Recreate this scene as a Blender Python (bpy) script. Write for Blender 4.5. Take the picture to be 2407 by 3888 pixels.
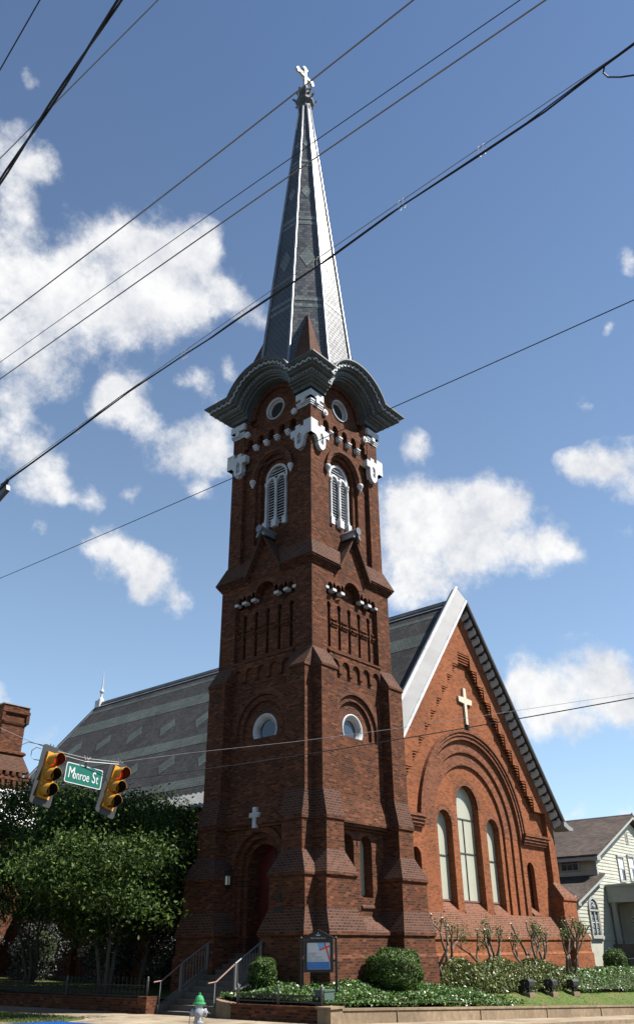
import bpy, bmesh, math, random
import numpy as np
from mathutils import Vector, Matrix
from mathutils.geometry import tessellate_polygon

for o in list(bpy.data.objects):
    bpy.data.objects.remove(o)
SC = bpy.context.scene
COL = SC.collection
R = math.radians
# ---------------------------------------------------------------- camera
# world: tower axis at x=y=0, eye level at z=0, street about 1.7 m below
CAM = Vector((-25.395, -22.127, 0.0))
PITCH, ROLL, YAW, FPX, W0, H0 = R(28.304), R(-.524), R(40.151), 3089.2, 2407, 3888
cF = Vector((math.cos(YAW)*math.cos(PITCH), math.sin(YAW)*math.cos(PITCH), math.sin(PITCH)))
_r = Vector((math.sin(YAW), -math.cos(YAW), 0)); _u = _r.cross(cF)
cR = math.cos(ROLL)*_r + math.sin(ROLL)*_u
cU = -math.sin(ROLL)*_r + math.cos(ROLL)*_u
cd = bpy.data.cameras.new('camera'); cam = bpy.data.objects.new('camera', cd); COL.objects.link(cam)
cam.matrix_world = Matrix(((cR.x, cU.x, -cF.x, CAM.x), (cR.y, cU.y, -cF.y, CAM.y), (cR.z, cU.z, -cF.z, CAM.z), (0, 0, 0, 1)))
cd.sensor_fit = 'VERTICAL'; cd.sensor_height = 24.0; cd.sensor_width = 24.0
cd.lens = 24.0*FPX/H0; cd.clip_start = .1; cd.clip_end = 6000
SC.camera = cam

# ---------------------------------------------------------------- light
SUN_EL = R(53); SX, SY = .56, -.828
SUN_DIR = Vector((SX*math.cos(SUN_EL), SY*math.cos(SUN_EL), math.sin(SUN_EL))).normalized()
SUN_STRENGTH, SKY_STRENGTH, EXPOSURE = 5.0, .05, 1.5
sd = bpy.data.lights.new('sun', 'SUN'); so = bpy.data.objects.new('sun', sd); COL.objects.link(so)
sd.energy = SUN_STRENGTH; sd.angle = R(.53); sd.color = (1, .955, .89)
so.rotation_euler = (-SUN_DIR).to_track_quat('-Z', 'Y').to_euler()
SC.view_settings.view_transform = 'Standard'; SC.view_settings.look = 'None'
SC.view_settings.exposure = EXPOSURE; SC.view_settings.gamma = 1
SC.view_settings.use_curve_mapping = False

# sky: Nishita plus cumulus clouds given by their compass direction and height
def dirpx(x, y):                      # survey sheet (1512 wide) -> world direction
    k = W0/1512.0
    return (cF + ((x*k-W0/2)/FPX)*cR - ((y*k-H0/2)/FPX)*cU).normalized()
CLOUDS = [(30, 330, 60), (110, 395, 60), (45, 430, 80), (30, 530, 90), (20, 640, 90), (115, 670, 125), (240, 610, 135), (330, 580, 105),
 (420, 650, 120), (478, 585, 66), (210, 740, 140), (350, 730, 125), (480, 720, 90), (560, 705, 62), (612, 745, 46), (60, 740, 110),
 (100, 880, 90), (15, 830, 90), (300, 930, 84), (335, 1015, 55), (265, 960, 66), (35, 960, 66), (30, 1050, 100), (95, 1130, 88), (150, 1175, 46),
 (455, 918, 52), (547, 890, 40), (445, 1070, 92), (505, 1015, 66), (530, 1090, 66), (480, 1172, 44), (105, 1265, 56), (220, 1175, 46), (330, 1165, 34),
 (280, 1320, 80), (350, 1365, 76), (242, 1290, 56), (418, 1430, 50), (330, 1405, 44),
 (950, 1230, 110), (1050, 1240, 135), (1130, 1200, 100), (1225, 1190, 54), (1080, 1330, 110), (960, 1340, 100), (1200, 1290, 105), (1300, 1300, 84), (1000, 1405, 74), (1360, 1330, 44), (990, 1075, 40),
 (1490, 1110, 84), (1415, 1110, 60), (1362, 1108, 42), (1505, 1185, 66), (1480, 1275, 38), (1505, 640, 30), (1460, 775, 20), (1380, 950, 24),
 (1280, 1645, 100), (1400, 1610, 105), (1480, 1625, 95), (1300, 1705, 66), (1385, 1735, 56), (1230, 1640, 46), (1480, 1700, 64),
 (1345, 1950, 52), (1490, 1950, 40), (1385, 1900, 36), (5, 1690, 50), (0, 1640, 36), (95, 1755, 40), (75, 188, 30)]
def ramp(N, stops):
    r = N('ShaderNodeValToRGB'); e = r.color_ramp.elements
    while len(e) > 1: e.remove(e[-1])
    e[0].position = stops[0][0]; e[0].color = (*stops[0][1], 1)
    for p, c in stops[1:]:
        x = e.new(p); x.color = (*c, 1)
    return r
def mixrgb(N, L, fac, a, b, mode='MIX'):
    m = N('ShaderNodeMix'); m.data_type = 'RGBA'; m.blend_type = mode
    for i, v in ((0, fac), (6, a), (7, b)):
        if isinstance(v, float): m.inputs[i].default_value = v
        elif isinstance(v, tuple): m.inputs[i].default_value = (*v, 1)
        else: L(v, m.inputs[i])
    return m.outputs[2]
wd = bpy.data.worlds.new('World'); SC.world = wd; wd.use_nodes = True
def make_world():
    nt = wd.node_tree; nt.nodes.clear(); N = nt.nodes.new; L = nt.links.new
    out = N('ShaderNodeOutputWorld'); bg = N('ShaderNodeBackground'); sky = N('ShaderNodeTexSky')
    sky.sky_type = 'NISHITA'; sky.sun_disc = False; sky.sun_elevation = SUN_EL
    sky.sun_rotation = math.atan2(SX, SY); sky.air_density = 1.0; sky.dust_density = .05; sky.ozone_density = 4.0; sky.altitude = 50
    tc = N('ShaderNodeTexCoord')
    def noise(scale, det, rough, vec):
        n = N('ShaderNodeTexNoise'); n.inputs['Scale'].default_value = scale; n.inputs['Detail'].default_value = det
        n.inputs['Roughness'].default_value = rough; L(vec, n.inputs['Vector']); return n
    def mth(op, a, b, c=None):
        m = N('ShaderNodeMath'); m.operation = op
        for i, v in enumerate((a, b, c)):
            if v is None: continue
            if isinstance(v, (int, float)): m.inputs[i].default_value = v
            else: L(v, m.inputs[i])
        return m.outputs[0]
    base = tc.outputs['Generated']
    wn = noise(9, 4, .6, base)
    sub = N('ShaderNodeVectorMath'); sub.operation = 'SUBTRACT'; L(wn.outputs['Color'], sub.inputs[0]); sub.inputs[1].default_value = (.5, .5, .5)
    sc = N('ShaderNodeVectorMath'); sc.operation = 'SCALE'; L(sub.outputs[0], sc.inputs[0]); sc.inputs['Scale'].default_value = .06
    ad = N('ShaderNodeVectorMath'); ad.operation = 'ADD'; L(base, ad.inputs[0]); L(sc.outputs[0], ad.inputs[1])
    dens = None
    for (x, y, r) in CLOUDS:
        c = dirpx(x, y); rr = ((dirpx(x+r, y)-c).length+(dirpx(x, y+r)-c).length)*.5
        d = N('ShaderNodeVectorMath'); d.operation = 'DISTANCE'; L(ad.outputs[0], d.inputs[0]); d.inputs[1].default_value = c
        f = N('ShaderNodeMapRange'); f.interpolation_type = 'SMOOTHSTEP'; L(d.outputs['Value'], f.inputs[0])
        f.inputs[1].default_value = rr*1.3; f.inputs[2].default_value = 0; f.inputs[3].default_value = 0; f.inputs[4].default_value = min(1.0, .45+r/130)
        dens = f.outputs[0] if dens is None else mth('ADD', dens, f.outputs[0])
    dens = mth('MINIMUM', dens, 1.25)
    f1 = noise(11, 12, .66, base); f2 = noise(8, 6, .6, ad.outputs[0]); f3 = noise(38, 8, .7, base)
    t = mth('MULTIPLY_ADD', f1.outputs['Fac'], 3.2, -1.6)
    t = mth('ADD', t, mth('MULTIPLY_ADD', f3.outputs['Fac'], 1.3, -.65))
    dd = mth('ADD', mth('MULTIPLY', dens, 1.25), t)
    dd = mth('MINIMUM', dd, mth('MULTIPLY', dens, 4.0))
    mr = N('ShaderNodeMapRange'); mr.interpolation_type = 'SMOOTHSTEP'; L(dd, mr.inputs[0]); mr.inputs[1].default_value = .22; mr.inputs[2].default_value = 1.55
    # veil of thin white air low in the sky
    sz = N('ShaderNodeSeparateXYZ'); L(base, sz.inputs[0])
    vz = mth('POWER', mth('SUBTRACT', 1.0, mth('MAXIMUM', sz.outputs[2], 0.0)), 1.5)
    vc = N('ShaderNodeVectorMath'); vc.operation = 'SCALE'; vc.inputs[0].default_value = (1.45, 1.8, 1.75); L(vz, vc.inputs['Scale'])
    veil = mixrgb(N, L, 1.0, sky.outputs[0], vc.outputs[0], 'ADD')
    so_ = N('ShaderNodeVectorMath'); so_.operation = 'ADD'; L(base, so_.inputs[0]); so_.inputs[1].default_value = (.012, -.008, .026)
    f4 = noise(11, 12, .66, so_.outputs[0])
    rel = mth('ADD', mth('MULTIPLY', mth('SUBTRACT', f1.outputs['Fac'], f4.outputs['Fac']), 1.5), mth('MULTIPLY_ADD', f2.outputs['Fac'], 1.2, -.05))
    cr = N('ShaderNodeMapRange'); L(rel, cr.inputs[0]); cr.inputs[1].default_value = .25; cr.inputs[2].default_value = .72
    mixc = N('ShaderNodeMix'); mixc.data_type = 'RGBA'; L(cr.outputs[0], mixc.inputs[0])
    mixc.inputs[6].default_value = (4.9, 5.1, 5.5, 1); mixc.inputs[7].default_value = (7.0, 7.0, 7.05, 1)
    mix = N('ShaderNodeMix'); mix.data_type = 'RGBA'; L(mr.outputs[0], mix.inputs[0]); L(veil, mix.inputs[6]); L(mixc.outputs[2], mix.inputs[7])
    L(mix.outputs[2], bg.inputs['Color']); bg.inputs['Strength'].default_value = SKY_STRENGTH
    L(bg.outputs[0], out.inputs['Surface'])
    wd.cycles.sampling_method = 'MANUAL'; wd.cycles.sample_map_resolution = 512
make_world()

# ---------------------------------------------------------------- materials
def newmat(name):
    m = bpy.data.materials.new(name); m.use_nodes = True
    nt = m.node_tree; b = nt.nodes['Principled BSDF']
    return m, nt, b, nt.nodes.new, nt.links.new
def mat_plain(name, col, rough=.6, var=.12, scale=6, metal=0., bump=.0, spec=.4, dirt=None):
    m, nt, b, N, L = newmat(name)
    tc = N('ShaderNodeTexCoord'); n = N('ShaderNodeTexNoise'); n.inputs['Scale'].default_value = scale; n.inputs['Detail'].default_value = 6
    L(tc.outputs['Object'], n.inputs['Vector'])
    lo = tuple(c*(1-var) for c in col); hi = tuple(min(1, c*(1+var)) for c in col)
    r = ramp(N, [(.3, lo), (.7, hi)]); L(n.outputs['Fac'], r.inputs[0]); c = r.outputs[0]
    if dirt:
        n2 = N('ShaderNodeTexNoise'); n2.inputs['Scale'].default_value = scale*.35; n2.inputs['Detail'].default_value = 8; L(tc.outputs['Object'], n2.inputs['Vector'])
        r2 = ramp(N, [(.5, (0, 0, 0)), (.72, (1, 1, 1))]); L(n2.outputs['Fac'], r2.inputs[0]); c = mixrgb(N, L, r2.outputs[0], c, dirt)
    L(c, b.inputs['Base Color']); b.inputs['Roughness'].default_value = rough; b.inputs['Metallic'].default_value = metal
    b.inputs['Specular IOR Level'].default_value = spec
    if bump:
        bp = N('ShaderNodeBump'); bp.inputs['Strength'].default_value = bump; bp.inputs['Distance'].default_value = .03; L(n.outputs['Fac'], bp.inputs['Height']); L(bp.outputs[0], b.inputs['Normal'])
    return m
def mat_brick(name, cols, mortar, bw=.215, rh=.078, ms=.012, soot=.55, rough=.85, sootcol=(.035, .022, .018)):
    m, nt, b, N, L = newmat(name)
    uv = N('ShaderNodeUVMap'); bt = N('ShaderNodeTexBrick'); L(uv.outputs[0], bt.inputs['Vector'])
    bt.inputs['Scale'].default_value = 1; bt.inputs['Brick Width'].default_value = bw; bt.inputs['Row Height'].default_value = rh
    bt.inputs['Mortar Size'].default_value = ms; bt.inputs['Mortar Smooth'].default_value = .3
    bt.inputs['Color1'].default_value = (0, 0, 0, 1); bt.inputs['Color2'].default_value = (1, 1, 1, 1); bt.inputs['Mortar'].default_value = (.5, .5, .5, 1)
    r = ramp(N, cols); L(bt.outputs['Color'], r.inputs[0]); c = r.outputs[0]
    # weathered patches: long low stains and broad tone drift
    mp = N('ShaderNodeMapping'); mp.inputs['Scale'].default_value = (.9, 5.2, 1); L(uv.outputs[0], mp.inputs[0])
    n1 = N('ShaderNodeTexNoise'); n1.inputs['Scale'].default_value = 1.0; n1.inputs['Detail'].default_value = 7; n1.inputs['Roughness'].default_value = .65; L(mp.outputs[0], n1.inputs['Vector'])
    r1 = ramp(N, [(.50, (0, 0, 0)), (.66, (1, 1, 1))]); L(n1.outputs['Fac'], r1.inputs[0])
    mm = N('ShaderNodeMath'); mm.operation = 'MULTIPLY'; L(r1.outputs[0], mm.inputs[0]); mm.inputs[1].default_value = soot
    c = mixrgb(N, L, mm.outputs[0], c, sootcol)
    n2 = N('ShaderNodeTexNoise'); n2.inputs['Scale'].default_value = .35; n2.inputs['Detail'].default_value = 5; L(uv.outputs[0], n2.inputs['Vector'])
    r2 = ramp(N, [(.3, (.72, .72, .72)), (.7, (1.18, 1.15, 1.1))]); L(n2.outputs['Fac'], r2.inputs[0]); c = mixrgb(N, L, 1.0, c, r2.outputs[0], 'MULTIPLY')
    c = mixrgb(N, L, bt.outputs['Fac'], c, mortar)
    L(c, b.inputs['Base Color']); b.inputs['Roughness'].default_value = rough; b.inputs['Specular IOR Level'].default_value = .04
    bp = N('ShaderNodeBump'); bp.invert = True; bp.inputs['Strength'].default_value = .12; bp.inputs['Distance'].default_value = .003
    L(bt.outputs['Fac'], bp.inputs['Height']); L(bp.outputs[0], b.inputs['Normal'])
    return m
def mat_slate(name, a, c2, rough, bw=.24, rh=.2, spec=.5):
    m, nt, b, N, L = newmat(name)
    uv = N('ShaderNodeUVMap'); bt = N('ShaderNodeTexBrick'); L(uv.outputs[0], bt.inputs['Vector'])
    bt.inputs['Scale'].default_value = 1; bt.inputs['Brick Width'].default_value = bw; bt.inputs['Row Height'].default_value = rh
    bt.inputs['Mortar Size'].default_value = .014; bt.inputs['Mortar Smooth'].default_value = .6
    bt.inputs['Color1'].default_value = (*a, 1); bt.inputs['Color2'].default_value = (*c2, 1); bt.inputs['Mortar'].default_value = (a[0]*.25, a[1]*.25, a[2]*.25, 1)
    n2 = N('ShaderNodeTexNoise'); n2.inputs['Scale'].default_value = .5; n2.inputs['Detail'].default_value = 6; L(uv.outputs[0], n2.inputs['Vector'])
    r2 = ramp(N, [(.3, (.75, .75, .75)), (.7, (1.2, 1.2, 1.2))]); L(n2.outputs['Fac'], r2.inputs[0])
    c = mixrgb(N, L, 1.0, bt.outputs['Color'], r2.outputs[0], 'MULTIPLY')
    L(c, b.inputs['Base Color']); b.inputs['Specular IOR Level'].default_value = spec
    wn_ = N('ShaderNodeTexBrick'); L(uv.outputs[0], wn_.inputs['Vector']); wn_.inputs['Scale'].default_value = 1; wn_.inputs['Brick Width'].default_value = bw; wn_.inputs['Row Height'].default_value = rh
    wn_.inputs['Mortar Size'].default_value = .016; wn_.inputs['Color1'].default_value = (rough-.1,)*3+(1,); wn_.inputs['Color2'].default_value = (min(1, rough+.16),)*3+(1,); wn_.inputs['Mortar'].default_value = (1, 1, 1, 1)
    L(wn_.outputs['Color'], b.inputs['Roughness'])
    # each course tilts out towards its lower edge
    sx = N('ShaderNodeSeparateXYZ'); L(uv.outputs[0], sx.inputs[0])
    d = N('ShaderNodeMath'); d.operation = 'DIVIDE'; L(sx.outputs[1], d.inputs[0]); d.inputs[1].default_value = rh
    fr = N('ShaderNodeMath'); fr.operation = 'FRACT'; L(d.outputs[0], fr.inputs[0])
    s2 = N('ShaderNodeMath'); s2.operation = 'SUBTRACT'; s2.inputs[0].default_value = 1; L(fr.outputs[0], s2.inputs[1])
    mu = N('ShaderNodeMath'); mu.operation = 'SUBTRACT'; L(s2.outputs[0], mu.inputs[0]); L(bt.outputs['Fac'], mu.inputs[1])
    bp = N('ShaderNodeBump'); bp.inputs['Strength'].default_value = .25; bp.inputs['Distance'].default_value = .012
    L(mu.outputs[0], bp.inputs['Height']); L(bp.outputs[0], b.inputs['Normal'])
    return m
def mat_leaf(name, stops, rough=.4, spec=.5, trans=.25):
    m, nt, b, N, L = newmat(name)
    g = N('ShaderNodeNewGeometry'); r = ramp(N, stops); L(g.outputs['Random Per Island'], r.inputs[0])
    L(r.outputs[0], b.inputs['Base Color']); b.inputs['Roughness'].default_value = rough; b.inputs['Specular IOR Level'].default_value = spec
    if trans:
        t = N('ShaderNodeBsdfTranslucent'); L(r.outputs[0], t.inputs['Color']); mx = N('ShaderNodeMixShader'); mx.inputs[0].default_value = trans
        L(b.outputs[0], mx.inputs[1]); L(t.outputs[0], mx.inputs[2]); L(mx.outputs[0], nt.nodes['Material Output'].inputs['Surface'])
    return m
def mat_glass(name, col, rough=.08):
    m, nt, b, N, L = newmat(name); b.inputs['Base Color'].default_value = (*col, 1); b.inputs['Roughness'].default_value = rough
    b.inputs['Specular IOR Level'].default_value = .6; return m
def mat_emit(name, col, s):
    m, nt, b, N, L = newmat(name); b.inputs['Base Color'].default_value = (*col, 1); b.inputs['Emission Color'].default_value = (*col, 1); b.inputs['Emission Strength'].default_value = s; return m
def mat_ground(name, c1, c2, c3, scale, bump=.3, rough=.95, joints=False):
    m, nt, b, N, L = newmat(name); tc = N('ShaderNodeTexCoord')
    n = N('ShaderNodeTexNoise'); n.inputs['Scale'].default_value = scale; n.inputs['Detail'].default_value = 9; n.inputs['Roughness'].default_value = .7; L(tc.outputs['Object'], n.inputs['Vector'])
    n2 = N('ShaderNodeTexNoise'); n2.inputs['Scale'].default_value = scale*.06; n2.inputs['Detail'].default_value = 5; L(tc.outputs['Object'], n2.inputs['Vector'])
    r = ramp(N, [(.3, c1), (.65, c2)]); L(n.outputs['Fac'], r.inputs[0]); r2 = ramp(N, [(.42, (0, 0, 0)), (.62, (1, 1, 1))]); L(n2.outputs['Fac'], r2.inputs[0])
    hm = N('ShaderNodeMath'); hm.operation = 'MULTIPLY'; L(r2.outputs[0], hm.inputs[0]); hm.inputs[1].default_value = .6
    c = mixrgb(N, L, hm.outputs[0], r.outputs[0], c3)
    if joints:
        bt = N('ShaderNodeTexBrick'); L(tc.outputs['Object'], bt.inputs['Vector']); bt.offset = 0; bt.inputs['Scale'].default_value = 1; bt.inputs['Brick Width'].default_value = 1.5; bt.inputs['Row Height'].default_value = 1.5
        bt.inputs['Mortar Size'].default_value = .018; bt.inputs['Mortar Smooth'].default_value = .3; bt.inputs['Color1'].default_value = (.86, .86, .86, 1); bt.inputs['Color2'].default_value = (1.1, 1.1, 1.1, 1); bt.inputs['Mortar'].default_value = (.3, .28, .25, 1)
        c = mixrgb(N, L, 1.0, c, bt.outputs['Color'], 'MULTIPLY')
        n3 = N('ShaderNodeTexNoise'); n3.inputs['Scale'].default_value = 1.1; n3.inputs['Detail'].default_value = 8; L(tc.outputs['Object'], n3.inputs['Vector'])
        r3 = ramp(N, [(.35, (.62, .58, .52)), (.5, (1, 1, 1))]); L(n3.outputs['Fac'], r3.inputs[0]); c = mixrgb(N, L, 1.0, c, r3.outputs[0], 'MULTIPLY')
    L(c, b.inputs['Base Color']); b.inputs['Roughness'].default_value = rough; b.inputs['Specular IOR Level'].default_value = .15
    bp = N('ShaderNodeBump'); bp.inputs['Strength'].default_value = bump; bp.inputs['Distance'].default_value = .008; L(n.outputs['Fac'], bp.inputs['Height']); L(bp.outputs[0], b.inputs['Normal'])
    return m
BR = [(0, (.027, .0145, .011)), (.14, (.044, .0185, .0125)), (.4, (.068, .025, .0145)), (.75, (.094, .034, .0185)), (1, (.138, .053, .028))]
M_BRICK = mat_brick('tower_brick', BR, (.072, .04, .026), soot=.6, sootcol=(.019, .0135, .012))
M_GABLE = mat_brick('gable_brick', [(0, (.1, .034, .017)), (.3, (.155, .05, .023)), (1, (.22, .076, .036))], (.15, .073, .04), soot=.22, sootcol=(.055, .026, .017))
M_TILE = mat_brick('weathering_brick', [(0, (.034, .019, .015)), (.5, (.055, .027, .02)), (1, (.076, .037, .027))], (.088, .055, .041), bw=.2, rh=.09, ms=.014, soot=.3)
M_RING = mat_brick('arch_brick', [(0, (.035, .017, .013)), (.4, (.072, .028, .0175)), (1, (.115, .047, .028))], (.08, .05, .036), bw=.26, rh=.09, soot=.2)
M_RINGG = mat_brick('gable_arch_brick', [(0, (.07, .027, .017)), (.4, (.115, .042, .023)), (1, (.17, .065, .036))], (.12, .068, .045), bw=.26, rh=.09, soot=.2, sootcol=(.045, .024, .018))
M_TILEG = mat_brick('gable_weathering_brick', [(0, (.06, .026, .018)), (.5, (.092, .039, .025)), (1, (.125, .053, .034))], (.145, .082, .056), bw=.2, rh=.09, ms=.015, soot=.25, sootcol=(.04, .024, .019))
M_SLATE = mat_slate('roof_slate', (.025, .0245, .0245), (.04, .038, .0375), .7, spec=.2)
M_SLATE_L = mat_slate('pale_roof_slate', (.05, .062, .057), (.068, .08, .074), .7, spec=.2)
M_SPIRE = mat_slate('spire_slate', (.03, .036, .042), (.05, .055, .06), .46, bw=.26, rh=.21, spec=.58)
M_SPIRE_L = mat_slate('pale_spire_slate', (.085, .11, .105), (.12, .145, .138), .46, bw=.26, rh=.21, spec=.58)
M_LEAD = mat_plain('grey_metal', (.17, .175, .185), .4, .12, 3, metal=.45, dirt=(.11, .11, .115))
M_CORN = mat_plain('cornice_paint', (.06, .07, .072), .55, .16, 4, dirt=(.035, .04, .04))
M_SOFF = mat_plain('shaded_soffit', (.022, .022, .023), .7, .15, 4)  # shade under the rakes put into the colour
M_SCAL = mat_plain('scallop_paint', (.13, .145, .15), .55, .14, 5)
M_TRIM = mat_plain('pale_trim_paint', (.34, .36, .37), .55, .1, 5)
M_WHITE = mat_plain('white_paint', (.37, .38, .39), .55, .08, 5, dirt=(.22, .22, .21))
M_COPE = mat_plain('coping_metal', (.155, .158, .16), .65, .08, 2, dirt=(.12, .123, .126))
M_CROSS = mat_plain('cream_paint', (.42, .37, .28), .5, .05, 4)
M_DARK = mat_plain('dark_void', (.012, .012, .013), .9, .05)  # near-black stand-in for the shade of hollows
M_GLASS = mat_glass('dark_glass', (.03, .04, .055))
M_PANEL = mat_plain('storm_panel', (.28, .28, .22), .3, .05, 1.2, spec=.5)
M_DOOR = mat_plain('red_door_paint', (.06, .006, .005), .5, .15, 5)
M_BLACK = mat_plain('black_metal', (.011, .0115, .012), .45, .2)
M_RAIL = mat_plain('rail_paint', (.085, .09, .092), .5, .1)
M_CONC = mat_ground('concrete', (.19, .155, .11), (.26, .215, .155), (.15, .12, .09), 9, .15, joints=True)
M_WALLC = mat_ground('stained_concrete', (.12, .085, .052), (.235, .175, .115), (.075, .055, .038), 5, .3)
M_STEP = mat_ground('step_concrete', (.075, .065, .055), (.11, .095, .083), (.055, .048, .042), 7, .2)
M_ASPH = mat_ground('asphalt', (.045, .044, .043), (.065, .063, .06), (.038, .037, .037), 30, .3)
M_GRASS = mat_ground('lawn_grass', (.03, .05, .01), (.07, .095, .022), (.1, .09, .032), 14, .8)
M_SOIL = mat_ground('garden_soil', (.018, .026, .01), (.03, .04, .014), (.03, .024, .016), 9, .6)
M_BARK = mat_plain('bark', (.1, .07, .048), .85, .4, 5, bump=.5)
M_BARK2 = mat_plain('dark_bark', (.045, .036, .029), .9, .35, 6, bump=.5)
M_CUT = mat_plain('cut_wood', (.75, .62, .45), .7, .1)
M_LEAF = mat_leaf('tree_leaf', [(0, (.009, .021, .0045)), (.5, (.026, .052, .0095)), (1, (.08, .115, .026))], .55, .12, .2)
M_IVY = mat_leaf('ivy_leaf', [(0, (.014, .038, .007)), (.5, (.042, .092, .014)), (.9, (.08, .15, .028)), (1, (.17, .22, .085))], .42, .45, .2)
M_BOX = mat_leaf('boxwood_leaf', [(0, (.018, .04, .007)), (.6, (.042, .082, .014)), (1, (.085, .13, .03))], .5, .2, .2)
M_AZAL = mat_leaf('azalea_leaf', [(0, (.035, .052, .012)), (.5, (.085, .11, .03)), (.88, (.14, .155, .05)), (1, (.25, .22, .11))], .45, .4, .2)
M_GREYLEAF = mat_leaf('grey_leaf', [(0, (.03, .036, .03)), (.6, (.07, .076, .07)), (1, (.13, .135, .13))], .6, .3, .15)
M_BLADE = mat_leaf('grass_blade', [(0, (.035, .06, .012)), (.6, (.07, .1, .022)), (1, (.13, .125, .045))], .6, .3, .3)
M_CLAP = mat_plain('clapboard_paint', (.30, .30, .25), .6, .06, 3, dirt=(.25, .245, .2))
M_HTRIM = mat_plain('house_trim_paint', (.24, .245, .22), .55, .06, 4)
M_SHING = mat_brick('brown_shingle', [(0, (.05, .041, .037)), (1, (.082, .067, .061))], (.035, .03, .027), bw=.35, rh=.16, ms=.01, soot=.1)
M_PALEROOF = mat_brick('pale_metal_shingle', [(0, (.5, .51, .52)), (1, (.62, .63, .64))], (.4, .41, .42), bw=.35, rh=.3, ms=.02, soot=.1, rough=.45, sootcol=(.35, .34, .33))
M_LACE = mat_plain('lace_curtain', (.5, .51, .54), .8, .35, 14)
M_YEL = mat_plain('signal_yellow', (.42, .19, .012), .5, .12, 5, dirt=(.26, .12, .012))
M_SIGB = mat_plain('backplate_black', (.02, .02, .021), .5, .1)
M_SIGG = mat_plain('backplate_back', (.08, .08, .085), .5, .1)
M_GREEN = mat_plain('sign_green', (.0, .08, .055), .4, .05)
M_REFL = mat_plain('sign_white', (.42, .43, .43), .4, .03)
M_REDON = mat_emit('lit_red_lens', (.85, .03, .012), .28)
M_LENS = mat_glass('unlit_lens', (.015, .012, .01), .25)
M_SILVER = mat_plain('silver_paint', (.3, .31, .325), .4, .1, 8, metal=.25, dirt=(.2, .18, .16))
M_HGREEN = mat_plain('hydrant_green', (.03, .2, .07), .35, .1)
M_BLUE = mat_plain('sign_blue', (.05, .16, .42), .5, .04)
M_LBLUE = mat_plain('flag_blue', (.12, .34, .62), .5, .04)
M_RED = mat_plain('flag_red', (.62, .06, .04), .5, .04)
M_PAPER = mat_plain('sign_paper', (.5, .5, .51), .5, .03)
M_GREYTX = mat_plain('sign_text_grey', (.3, .3, .31), .6, .03)
M_WIREG = mat_plain('grey_wire', (.24, .2, .17), .5, .15, 2)
M_WIREB = mat_plain('black_cable', (.012, .013, .015), .4, .2, 2)
M_GALV = mat_plain('galvanised_wire', (.17, .17, .175), .5, .1)
M_CARB = mat_plain('car_paint', (.015, .1, .42), .2, .05, 2, metal=.3, spec=.6)
M_RUST = mat_plain('handrail_rust', (.13, .06, .045), .6, .2)
M_LAMP = mat_emit('lamp_glow', (1, .42, .08), 1.3)
M_LANT = mat_plain('lantern_glass', (.62, .6, .45), .3, .1)
M_UTIL = mat_plain('utility_green', (.045, .075, .06), .5, .1)

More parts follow.
